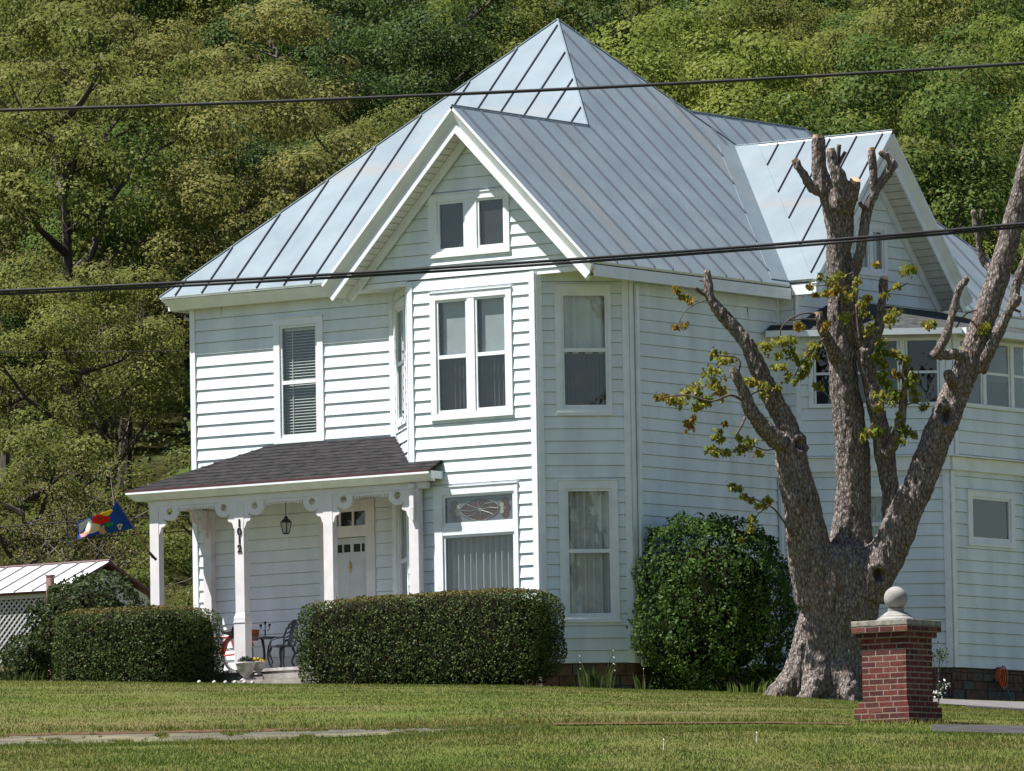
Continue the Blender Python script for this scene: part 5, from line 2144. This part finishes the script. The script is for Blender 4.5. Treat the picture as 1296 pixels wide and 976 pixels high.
def limb(b, pts, m=0, n=12, du0=0.0):
    """pts: (px, py, radius px, depth offset)"""
    P = [at(q[0], q[1], TU + du0 + (q[3] if len(q) > 3 else 0.0)) for q in pts]
    Rr = [q[2] * 0.955 / 87.2 for q in pts]
    # resample smoothly
    n_ = len(P)
    PP, RR = [], []
    for i in range(n_ - 1):
        p0, p1, p2, p3 = P[max(i - 1, 0)], P[i], P[i + 1], P[min(i + 2, n_ - 1)]
        for t in np.linspace(0, 1, 5)[:-1]:
            PP.append(0.5 * ((2 * p1) + (-p0 + p2) * t + (2 * p0 - 5 * p1 + 4 * p2 - p3) * t * t + (-p0 + 3 * p1 - 3 * p2 + p3) * t ** 3))
            RR.append(Rr[i] + (Rr[i + 1] - Rr[i]) * t)
    PP.append(P[-1])
    RR.append(Rr[-1])
    b.tube(PP, RR, n, m)
    return PP[-1], PP[-1] - PP[-2], RR[-1]


tb_ = MB()
thick = [
    [(1054, 925, 78, 0), (1056, 895, 66, 0), (1057, 872, 56, 0), (1060, 838, 48.5, 0), (1062, 795, 47.5, 0), (1063, 752, 51, 0), (1064, 715, 46, 0), (1064, 690, 30, 0)],
    [(1040, 760, 34, -.05), (1031, 715, 33, -.1), (1022, 687, 27, -.15), (1017, 650, 24.5, -.2), (1009, 614, 23, -.2), (1001, 577, 20, -.2), (1001, 550, 13, -.2),
     (985, 517, 12.5, -.2), (971, 491, 11.5, -.2), (960, 467, 11, -.2), (946, 436, 9.5, -.2), (921, 406, 7.5, -.2), (906, 388, 6.8, -.2), (898, 374, 5.5, -.2), (896.5, 356, 4.2, -.2), (896, 341, 3.2, -.2)],
    [(1003, 572, 13, -.2), (982, 556, 11.5, -.35), (963, 537, 10, -.5), (949, 517, 8.5, -.6), (942, 497, 7, -.65), (934, 481, 6, -.7), (928, 468, 5.2, -.7)],
    [(1068, 750, 38, .1), (1076, 705, 33, .15), (1078, 680, 27, .2), (1079, 650, 23.5, .2), (1080, 614, 22, .2), (1079, 577, 22, .2), (1075, 535, 20, .2), (1069, 487, 18.5, .2), (1065, 440, 17, .2),
     (1062, 371, 15.3, .2), (1062, 322, 15.5, .2), (1063, 297, 17, .2), (1062, 273, 19, .2), (1060, 252, 21, .2), (1060, 240, 18, .2)],
    [(1056, 262, 14, .2), (1045, 238, 12, .15), (1038, 218, 9.5, .15), (1036, 195, 8, .15), (1035.5, 173, 7.4, .15)],
    [(1042, 245, 8, .1), (1028, 237, 6.5, .05), (1017, 221, 5.4, 0), (1006.5, 203.5, 5, 0)],
    [(1063, 262, 13, .0), (1066, 245, 10, -.1), (1061, 222, 9, -.15), (1055, 208, 6.5, -.15), (1052, 190, 5.6, -.15)],
    [(1068, 265, 13, .1), (1075, 248, 11, .0), (1079, 238, 9, -.05), (1082, 229, 7.5, -.1)],
    [(1090, 745, 38, -.05), (1105, 722, 31, -.1), (1117, 708, 26, -.15), (1130, 687, 23, -.2), (1145, 650, 21, -.25), (1163, 614, 19.5, -.25), (1177, 577, 19, -.25), (1192, 540, 18.8, -.25), (1197, 530, 18.8, -.25),
     (1210, 495, 17.5, -.25), (1227, 458, 17, -.25), (1240, 421, 15.3, -.25), (1252, 384, 14.6, -.25), (1265, 347, 14.3, -.25), (1275, 311, 13.2, -.25), (1286, 270, 12.8, -.25), (1299, 218, 12, -.25), (1312, 165, 11, -.25), (1318, 130, 10, -.25)],
    [(1131, 665, 12, .0), (1128, 647, 11, .05), (1127, 621, 10.5, .1), (1120, 577, 12.5, .1), (1110, 526, 10.5, .1), (1100, 478, 9.5, .1), (1094, 442, 12, .1)],
    [(1094, 446, 9, .1), (1088, 425, 8, .1), (1080, 400, 7, .1), (1079, 375, 6.5, .1), (1081, 348, 6.5, .1), (1092, 305, 6.5, .1), (1097, 268, 6.3, .1), (1108, 243, 5.3, .1), (1122, 221, 5, .1), (1132, 209, 5, .05)],
    [(1132, 211, 5, .05), (1124, 200, 4.4, .05), (1115, 193, 4.2, .05)],
    [(1106, 245, 5, .1), (1105, 225, 4.6, .1), (1103, 189, 4.5, .1)],
    [(1096, 445, 8.5, .1), (1104, 433, 8, .1), (1112, 415, 6.2, .1), (1117, 380, 5, .1), (1119, 352, 5, .1)],
    [(1058, 455, 9, .1), (1048, 430, 7.5, -.1), (1040, 412, 6.3, -.2), (1036, 397, 6, -.2)],
    [(1240, 470, 9, -.3), (1248, 452, 7.5, -.4), (1259, 429, 6.5, -.45), (1279, 388, 5.6, -.5), (1288, 355, 5, -.5), (1298, 326, 5, -.5), (1310, 285, 4.6, -.5)],
    [(1279, 390, 5, -.5), (1287, 381, 5.5, -.55), (1290, 374, 4, -.55)],
    [(1225, 452, 8, -.3), (1208, 448, 6.5, -.45), (1192, 450, 6, -.55), (1179, 450, 5, -.6)],
    [(1183, 451, 5.5, -.6), (1196, 429, 4.8, -.65), (1207, 392, 4.2, -.65), (1214, 366, 4.2, -.65), (1225, 352, 3.2, -.65)],
    [(1213, 490, 9, -.35), (1202, 478, 6, -.5), (1199, 470, 5.5, -.5)],
    [(1262, 350, 6, -.1), (1248, 335, 4.5, 0), (1240, 317, 3.4, 0), (1236, 296, 3.2, 0), (1232, 266, 2.8, 0)],
    [(1122, 576, 7, -.05), (1132, 560, 7, -.2), (1139, 535, 6.2, -.25), (1143, 505, 5, -.25), (1146, 470, 4, -.25), (1148, 452, 3, -.25)],
]
ends = []
for L_ in thick:
    ends.append(limb(tb_, L_, 0, 14))
# root flare
for a_, ln in ((200, 1.0), (235, 0.8), (280, 0.75), (320, 0.7), (10, 0.8), (150, 0.85), (90, 0.7)):
    d = Vector((math.cos(rad(a_)), math.sin(rad(a_)), 0))
    c0 = Vector(tbase)
    f = ln
    tb_.tube([c0 + d * 0.28 + Vector((0, 0, 1.15)), c0 + d * 0.40 + Vector((0, 0, 0.62)), c0 + d * (0.46 + 0.12 * f) + Vector((0, 0, 0.26)),
              c0 + d * (0.50 + 0.36 * f) + Vector((0, 0, 0.02)), c0 + d * (0.55 + 0.62 * f) + Vector((0, 0, -0.16))], [0.20, 0.21, 0.19, 0.13, 0.05], 10)
tmp = tb_.build('tmp_tree', MT['bark'])
rm = tmp.modifiers.new('r', 'REMESH')
rm.mode = 'VOXEL'
rm.voxel_size = 0.023
rm.use_smooth_shade = True
sm = tmp.modifiers.new('s', 'SMOOTH')
sm.factor = 0.5
sm.iterations = 6
me = bpy.data.meshes.new_from_object(tmp.evaluated_get(bpy.context.evaluated_depsgraph_get()))
bpy.data.objects.remove(tmp)
me.materials.clear()
me.materials.append(MT['bark'])
nvt = len(me.vertices)
co = np.empty(nvt * 3, np.float32)
me.vertices.foreach_get('co', co)
co = co.reshape(-1, 3)
nr = np.empty(nvt * 3, np.float32)
me.vertices.foreach_get('normal', nr)
nr = nr.reshape(-1, 3)
scr = np.array([proj(p)[:2] for p in co])
zb = tbase[2]
disp = np.empty(nvt)
for i in range(nvt):
    x, y, z = co[i]
    low = max(0.0, 1 - (z - zb) / 2.6)
    a = noise.noise(Vector((x * 13, y * 13, z * 2.6)))
    c_ = noise.noise(Vector((x * 5, y * 5, z * 3.2 + 7)))
    e = noise.noise(Vector((x * 30, y * 30, z * 11)))
    disp[i] = (0.020 + 0.018 * low) * (1 - 2.4 * abs(a)) + 0.018 * c_ + 0.010 * e
    # swollen rims and hollows where limbs were lost
    for hx_, hy_, r_ in ((1112, 728, 6.2), (1197.5, 526, 6.2), (1011, 563, 4.5)):
        d = math.hypot((scr[i, 0] - hx_), (scr[i, 1] - hy_) * 0.8)
        if d < r_ * 3.2 and nr[i] @ _f < 0.2:
            disp[i] += 0.05 * math.exp(-((d - r_ * 1.7) / (r_ * 0.7)) ** 2)
            if d < r_ * 1.15:
                disp[i] -= 0.17 * (1 - (d / (r_ * 1.15)) ** 4)
rs = np.clip(np.array([0.3 + 0.7 * 1 for _ in range(nvt)]), 0, 1)
co2 = co + nr * disp[:, None]
me.vertices.foreach_set('co', co2.reshape(-1))
me.polygons.foreach_set('use_smooth', [True] * len(me.polygons))
me.update()
me.name = 'trunk'
link('trunk', me, maple)
# pale sawn ends
for idx in (2, 4, 5, 6, 7, 11, 12, 13, 14):
    p, t, r = ends[idx]
    b = MB()
    t = Vector(t).normalized()
    p = Vector(p)
    b.tube([p - t * 0.02, p + t * 0.028], r * 0.93, 14)
    b.build('cut_end', MT['cut'], maple)
# twigs
tw = [
    [(898, 375, 2.6, -.2), (888, 371, 2.4, -.25), (880, 364, 2.6, -.3)],
    [(897, 365, 1.6, -.2), (892, 357, 1.2, -.2), (885, 355, 1.0, -.2)],
    [(894, 380, 1, -.2), (880, 385, .7, -.3), (866, 396, .6, -.3), (858, 411, .5, -.3)],
    [(943, 528, 2, -.6), (938, 540, 1.6, -.7), (931, 552, 1.5, -.7)],
    [(944, 510, 2.2, -.6), (925, 500, 1.8, -.8), (900, 508, 1.4, -.9), (870, 500, 1, -.9), (840, 503, .7, -.9)],
    [(932, 480, 1.3, -.7), (937, 460, 1.2, -.7), (930, 452, 1, -.7), (910, 450, .8, -.8)],
    [(945, 505, 1.5, -.6), (955, 497, 1, -.6), (975, 490, .8, -.6)],
    [(1036, 400, 1.8, -.2), (1022, 396, 1.4, -.3), (1003, 402, 1.2, -.35), (991, 412, 1, -.35), (988, 425, .8, -.35), (1000, 440, .7, -.35)],
    [(1036, 405, 1.4, -.2), (1015, 404, 1, -.3), (995, 406, .8, -.35)],
    [(1046, 425, 1.4, -.2), (1030, 440, 1.2, -.4), (1015, 458, 1, -.5), (1005, 478, .7, -.5)],
    [(1000, 560, 1.4, -.2), (972, 570, 1, -.4), (950, 565, .8, -.5), (920, 574, .6, -.5), (900, 568, .5, -.5)],
    [(1015, 700, 1.5, -.3), (985, 650, 1.2, -.5), (965, 636, 1, -.6), (945, 628, .8, -.6), (927, 616, .6, -.6)],
    [(972, 640, .9, -.6), (956, 655, .8, -.6), (940, 680, .6, -.6)],
    [(1082, 345, 1.5, .0), (1060, 352, 1.2, -.2), (1048, 360, .8, -.2), (1028, 362, .6, -.2)],
    [(1120, 370, 1.2, .0), (1135, 365, 1, -.1), (1150, 358, .7, -.1)],
    [(1115, 395, 1.3, 0), (1135, 390, 1, -.1), (1148, 396, .7, -.1)],
    [(1085, 385, 3, -.05), (1087, 410, 3, 0), (1089, 430, 3, 0)],
    [(1143, 490, 1.3, -.25), (1155, 485, 1, -.35), (1158, 475, .7, -.35)],
    [(1141, 515, 1.3, -.25), (1156, 510, 1, -.35), (1169, 514, .7, -.35)],
    [(1135, 548, 1.3, -.2), (1146, 545, 1, -.35), (1157, 551, .7, -.35)],
    [(1120, 560, 1.3, 0), (1108, 545, 1.2, -.15), (1095, 552, .8, -.2)],
    [(1240, 420, 1.2, -.3), (1228, 405, 1, -.5), (1205, 400, .8, -.6)],
    [(1243, 300, 2.4, 0), (1241, 282, 2.6, 0), (1243, 265, 2.5, 0)],
    [(1210, 415, 1.2, -.65), (1222, 398, 1, -.65), (1238, 392, .6, -.65)],
    [(1060, 205, 3.2, .1), (1061, 195, 3, .1), (1062, 183, 3, .1)],
    [(1060, 210, 3, .1), (1066, 199, 2.6, .1), (1070, 192, 2.4, .1)],
    [(1097, 265, 3, .05), (1091, 261, 2.8, 0), (1088, 256, 2.8, 0)],
    [(1292, 395, 1.5, -.5), (1284, 392, 2, -.5), (1279, 390, 2, -.5)],
]
for L_ in tw:
    b = MB()
    limb(b, L_, 0, 6)
    b.build('twig', MT['twig'], maple, True)
# leaves: lobed blades hanging in small sprays
clus = """857,368,6,r 866,375,6,m 873,380,5,r 855,413,4,r 866,411,5,r 905,447,6,m 915,455,8,m 925,455,6,m 900,470,10,m 905,485,10,m 912,495,10,m 880,490,10,m 870,497,8,m
885,505,8,d 895,505,8,m 850,505,8,r 860,508,8,m 840,502,6,r 832,502,5,r 880,515,6,d 887,513,6,m 878,528,4,r 872,537,8,r 940,482,6,m 952,483,8,m 965,488,8,m 975,490,7,m 985,490,5,m
967,500,5,m 970,437,8,m 990,432,9,m 1000,430,7,m 1000,445,9,d 985,450,6,m 1010,455,8,m 1020,460,8,d 1028,450,8,m 1030,437,7,m 1018,470,7,d 998,476,6,m 1008,483,4,m 1013,476,4,m
980,465,4,m 990,463,5,m 1036,488,6,m 1012,412,8,r 910,545,4,m 905,553,4,m 912,556,6,m 935,553,5,m 900,568,6,m 910,572,7,m 920,573,6,m 935,570,7,m 945,563,7,m 950,558,6,m 960,572,6,m
918,536,4,r 927,615,6,m 935,618,5,d 942,628,5,m 950,632,5,m 960,640,4,m 972,632,6,m 968,640,5,m 953,656,6,m 948,668,5,m 938,683,4,m 1052,355,8,m 1060,365,8,r 1045,370,6,m 1032,372,3,r
1025,362,4,r 1061,348,6,m 1053,369,7,r 1080,369,7,m 1098,377,6,m 1091,385,6,m 1069,401,8,m 1045,412,6,r 1093,397,6,m 1101,412,6,m 1130,396,8,m 1125,404,8,m 1134,362,5,m 1120,373,4,m
1097,420,6,m 1117,433,8,d 1112,444,7,d 1109,452,7,d 1120,446,6,d 1117,460,7,d 1117,473,8,d 1120,481,7,d 1125,489,5,d 1141,453,7,m 1133,447,6,m 1147,455,5,m 1136,473,6,r 1157,476,7,m
1154,486,8,d 1157,497,6,m 1152,484,6,m 1169,514,6,m 1160,505,4,m 1114,500,8,m 1130,497,8,d 1130,508,7,m 1113,516,6,m 1138,500,6,m 1137,524,4,d 1141,540,7,d 1146,545,7,d 1140,558,6,d
1156,550,5,m 1098,548,8,m 1109,544,7,d 1092,553,5,m 1147,342,8,m 1155,340,6,d 1173,410,7,m 1181,410,6,m 1245,414,8,m 1249,407,7,r 1226,438,8,d 1220,441,5,m 1110,334,5,r 1038,350,4,d 1085,355,6,m 1072,378,6,m"""
lobes = [(0, -0.10), (0.22, -0.16), (0.20, 0.02), (0.48, 0.16), (0.24, 0.26), (0.22, 0.46), (0, 0.78), (-0.22, 0.46), (-0.24, 0.26), (-0.48, 0.16), (-0.20, 0.02), (-0.22, -0.16)]
LP, LM = [], []
for tok in clus.split():
    x, y, r, kd = tok.split(',')
    x, y, r = float(x), float(y), float(r)
    c = at(x, y, TU - 0.35 + random.uniform(-0.25, 0.1))
    for i in range(int(r * 6.5)):
        p = Vector(c) + Vector((random.gauss(0, 0.5), random.gauss(0, 0.5), random.gauss(0, 0.40))) * (r / 87.2)
        s = random.uniform(0.045, 0.095)
        down = Vector((random.gauss(0, 0.5), random.gauss(0, 0.5), -0.7)).normalized()
        sd = down.cross(Vector((random.gauss(0, 1), random.gauss(0, 1), 0.2))).normalized()
        nn = down.cross(sd)
        LP.append([tuple(p + sd * (a * s) + down * (q * s) + nn * (s * (0.25 * abs(a)))) for a, q in lobes])
        LM.append({'r': 2, 'm': 0, 'd': 1}[kd] if random.random() < 0.78 else random.choice([0, 1, 2]))
link('leaves', quadmesh('leaves', np.array(LP), 12, np.array(LM), [MT['mapleleaf'], MT['mapled'], MT['maplered']]), maple)

# ------------------------------------------------------------------ wooded hillside
KC = {
    'tan': ((0.110, 0.118, 0.028), (0.255, 0.240, 0.074), 0.45),
    'olive': ((0.090, 0.114, 0.025), (0.208, 0.218, 0.054), 0.45),
    'green': ((0.054, 0.102, 0.020), (0.142, 0.192, 0.044), 0.45),
    'dark': ((0.032, 0.062, 0.016), (0.085, 0.125, 0.030), 0.3),
    'bright': ((0.105, 0.148, 0.024), (0.212, 0.240, 0.048), 0.45),
    'twiggy': ((0.100, 0.100, 0.034), (0.210, 0.185, 0.072), 0.35),
}
KM = {k: leafmat(k + '_foliage', a, c_, 0.9, t, 0.22) for k, (a, c_, t) in KC.items()}
KIND_WORDS = {'tan': 'tan leaved tree in new leaf', 'olive': 'olive green broadleaf tree', 'green': 'mid green broadleaf tree', 'dark': 'dark green dense tree',
              'bright': 'bright yellow green tree', 'twiggy': 'thin twiggy brownish tree'}


def make_crown(seed, H, Rc, sparse=False):
    kt = 0.62 if sparse else 1.0
    """crown as clumps of leaf sprays on a forked skeleton; returns crown quads and a trunk mesh builder"""
    r_ = np.random.default_rng(seed)
    rd = random.Random(seed)
    b = MB()
    tips = []
    lean = Vector((rd.uniform(-0.4, 0.4), rd.uniform(-0.4, 0.4), 0))
    z0 = H * (0.30 if not sparse else 0.15)
    fork = Vector((0, 0, z0)) + lean * 0.4
    b.tube([(0, 0, -1.2), (lean.x * 0.2, lean.y * 0.2, z0 * 0.5), fork, fork + lean + Vector((0, 0, H * 0.38))], [0.21, 0.17, 0.14, 0.04], 6)
    nl = 11 if not sparse else 16
    for i in range(nl):
        a = i * 2.399 + rd.uniform(-0.4, 0.4)
        zs = z0 + (H * 0.5) * (i / nl) * 0.9
        st = fork + lean * ((zs - z0) / (H * 0.4)) if zs > z0 else Vector((0, 0, zs))
        st = Vector((st.x, st.y, zs))
        ln = Rc * rd.uniform(0.75, 1.1) * (1 - 0.45 * i / nl)
        rise = ln * (rd.uniform(0.45, 1.1) if not sparse else rd.uniform(1.0, 2.0))
        mid = st + Vector((math.cos(a) * ln * 0.5, math.sin(a) * ln * 0.5, rise * 0.35))
        e = st + Vector((math.cos(a) * ln, math.sin(a) * ln, rise))
        b.tube([st, mid, e], [0.09 * kt, 0.06 * kt, 0.02 * kt], 5)
        for q in range(2 if not sparse else 5):
            f = rd.uniform(0.4, 1.0)
            base = st.lerp(mid, f * 2) if f < 0.5 else mid.lerp(e, f * 2 - 1)
            d = Vector((rd.gauss(0, 1), rd.gauss(0, 1), rd.uniform(0.2, 1.4))).normalized() * rd.uniform(0.6, 1.3) * (1.0 if not sparse else 1.5)
            b.tube([base, base + d * 0.6, base + d * 1.0 + Vector((0, 0, 0.2))], [0.035 * kt, 0.022 * kt, 0.01 * kt], 4)
            tips.append(base + d)
        tips.append(e)
    # clumps: at tips and over the crown envelope
    cz = H * 0.66
    hz = H * 0.36
    cl = [np.array(t) for t in tips]
    for i in range(26 if not sparse else 16):
        d = r_.normal(0, 1, 3)
        d /= np.linalg.norm(d)
        d[2] = abs(d[2]) * 1.25 - 0.35
        cl.append(np.array([lean.x, lean.y, cz]) + d * np.array([Rc, Rc, hz]) * r_.uniform(0.72, 1.02))
    C, Nn, S = [], [], []
    for c in cl:
        rc_ = r_.uniform(0.42, 0.98) * (0.8 if sparse else 1.0) * Rc / 3.2
        n = int((760 if not sparse else 300) * (rc_ / 0.85) ** 2)
        d = r_.normal(0, 1, (n, 3))
        d /= np.linalg.norm(d, axis=1)[:, None]
        rr = r_.uniform(0.35, 1.0, n) ** 0.5
        pp = c + d * rr[:, None] * rc_ * np.array([1.12, 1.12, 0.66])
        C.append(pp)
        nn = d * 0.9 + np.array([0, 0, 0.5])
        Nn.append(nn)
        S.append(r_.uniform(0.05, 0.135, n) * (0.8 if sparse else 1.0))
    return leaf_quads(np.concatenate(C), np.concatenate(Nn), np.concatenate(S), 0.36), b


SH = []
for sd, H, Rc, sp_ in ((1, 9.5, 2.8, False), (2, 11.0, 3.2, False), (3, 8.5, 3.0, False), (4, 10.5, 2.5, False), (5, 9.0, 2.4, True), (6, 8.0, 2.7, True)):
    P, tb2 = make_crown(sd, H, Rc, sp_)
    SH.append((P, tb2, H, Rc, sp_))
CR, TRK = {}, {}
for i, (P, tb2, H, Rc, sp_) in enumerate(SH):
    m = bpy.data.meshes.new('trunk')
    m.from_pydata(tb2.v, [], tb2.f)
    m.materials.append(MT['paletrunk'] if sp_ else MT['trunk'])
    m.update()
    TRK[i] = m
    base = quadmesh('crown', P, 4, None, [KM['olive']])
    for kd in KC:
        if (kd == 'twiggy') != sp_:
            continue
        mm = base.copy()
        mm.materials[0] = KM[kd]
        CR[(i, kd)] = mm
HOUSE_PX = [(250, 870), (250, 395), (235, 372), (703, 40), (860, 150), (930, 190), (1112, 178), (1200, 340), (1296, 380), (1296, 870)]


def kind_at(x, y, rd):
    """what grows where on the slope"""
    if y > 400 and x < 300:
        o_ = ['twiggy', 'olive', 'twiggy', 'tan', 'olive'] if x > 110 or y > 590 else ['green', 'dark', 'olive']
    elif x < 245:
        o_ = (['olive', 'green', 'tan'] if y < 70 else ['tan', 'olive', 'olive']) if y < 290 else ['dark', 'twiggy', 'green', 'olive']
    elif x < 480 and 110 < y < 300:
        o_ = ['tan', 'tan', 'olive']
    elif x < 545:
        o_ = ['dark', 'green', 'dark', 'olive']
    elif x < 680:
        o_ = ['bright', 'green', 'dark']
    elif x < 860:
        o_ = ['olive', 'dark', 'green']
    elif x > 1180 and y < 70:
        o_ = ['dark', 'green']
    else:
        o_ = ['olive', 'bright', 'olive', 'green', 'olive']
    return rd.choice(o_)


rd = random.Random(42)
placed = []
ntree = 0
u = 212.0
while u < 398:
    step = 6.6 * (0.95 if u < 300 else 1.0)
    halfw = u / FPX * (648 + 150)
    v = -halfw + rd.uniform(0, step)
    while v < halfw:
        vv = v + rd.uniform(-1.3, 1.3)
        uu = u + rd.uniform(-2.2, 2.2)
        x = 648 + FPX * vv / uu
        p = gpt(x, uu)
        if uu < 240:
            p.z -= 3.0 * min(1.0, (240 - uu) / 12)      # low thicket along the foot of the slope
        kd = None
        sc = rd.uniform(1.0, 1.75) if uu > 240 else rd.uniform(0.75, 1.15)
        ctr = proj((p.x, p.y, p.z + 6.5 * sc))
        kd = kind_at(ctr[0], ctr[1], rd)
        idx = rd.choice([4, 5]) if kd == 'twiggy' else rd.choice([0, 1, 2, 3])
        H, Rc = SH[idx][2] * sc, SH[idx][3] * sc
        tpx = proj((p.x, p.y, p.z + H * 1.06))
        bpx = proj((p.x, p.y, p.z + H * 0.35))
        rp_ = Rc * FPX / uu
        vis = tpx[1] < 800 and bpx[1] > -10 and -rp_ < ctr[0] < 1296 + rp_
        if vis:
            smp = [(tpx[0] + dx, y_) for dx in (-rp_, 0, rp_) for y_ in (tpx[1], (tpx[1] + bpx[1]) / 2)]
            if all(inpoly(min(max(a, 2), 1294), b_, HOUSE_PX) for a, b_ in smp):
                vis = False
        if vis:
            t = bpy.data.objects.new('hillside_tree', None)
            t.location = (p.x, p.y, p.z)
            t.rotation_euler = (0, 0, rd.uniform(0, 6.28))
            t.scale = (sc * rd.uniform(0.92, 1.1), sc * rd.uniform(0.92, 1.1), sc)
            COL.objects.link(t)
            sector = 'behind the flag' if ctr[0] < 250 and ctr[1] > 380 else 'left of the roof' if ctr[0] < 560 else \
                'behind the roof peak' if ctr[0] < 860 else 'right of the roof peak'
            tag(t, KIND_WORDS[kd] + ' on the hillside, ' + sector, 'tree', 'trees on the wooded hillside')
            for nm, m in (('trunk', TRK[idx]), ('crown', CR[(idx, kd)])):
                o_ = bpy.data.objects.new(nm, m)
                COL.objects.link(o_)
                o_.parent = t
            ntree += 1
        v += step
    u += 7.8
NU = 80000
ux = rng.uniform(-700, 2000, NU)
uu_ = rng.uniform(206, 405, NU)
Cc = []
for i in range(NU):
    if 300 < ux[i] < 1200 and uu_[i] < 300:
        continue
    q = gpt(ux[i], uu_[i])
    k = noise.noise(Vector((q.x * 0.25, q.y * 0.25, 0)))
    if k > -0.15:
        Cc.append((q.x, q.y, q.z + rng.uniform(0.1, 1.3 + 1.6 * max(0, k))))
Cc = np.array(Cc)
nn = np.zeros_like(Cc)
nn[:, 2] = 0.8
nn[:, 1] = -0.6
me = quadmesh('undergrowth', leaf_quads(Cc, nn, rng.uniform(0.10, 0.26, len(Cc)), 0.5), 4, (rng.uniform(0, 1, len(Cc)) < 0.4).astype(int), [KM['dark'], KM['green']])
tag(link('undergrowth', me), 'low green undergrowth between the hillside trees', 'undergrowth', kind='stuff')
# the same wood carries on past both sides of the view and behind the house: one mass
WP, WM = [], []
wk = ['olive', 'green', 'dark', 'bright']
u = 214.0
while u < 398:
    v = -u / FPX * 2400
    while v < u / FPX * 3400:
        vv, uu = v + rd.uniform(-1.5, 1.5), u + rd.uniform(-2, 2)
        x = 648 + FPX * vv / uu
        if -1000 < x < 2300 and not (-190 < x < 1470 and not (330 < x < 1150 and uu < 262)):
            q = gpt(x, uu)
            i = rd.choice([0, 1, 2, 3])
            a, sc = rd.uniform(0, 6.28), rd.uniform(1.0, 1.6)
            B = SH[i][0][rd.randrange(12)::12]
            cen_ = B.mean(1, keepdims=True)
            B = cen_ + (B - cen_) * 3.2
            c_, s_ = math.cos(a), math.sin(a)
            B = np.stack([B[..., 0] * c_ - B[..., 1] * s_, B[..., 0] * s_ + B[..., 1] * c_, B[..., 2]], -1) * sc + np.array([q.x, q.y, q.z - 1.5])
            WP.append(B)
            WM.append(np.full(len(B), rd.randrange(4)))
        v += 8.0
    u += 9.5
me = quadmesh('distant_wood', np.concatenate(WP), 4, np.concatenate(WM), [KM[k] for k in wk])
tag(link('distant_wood', me), 'wooded slope carrying on beyond the single hillside trees', 'wood', kind='stuff')
print('hillside trees', ntree, 'tree verts', nvt)
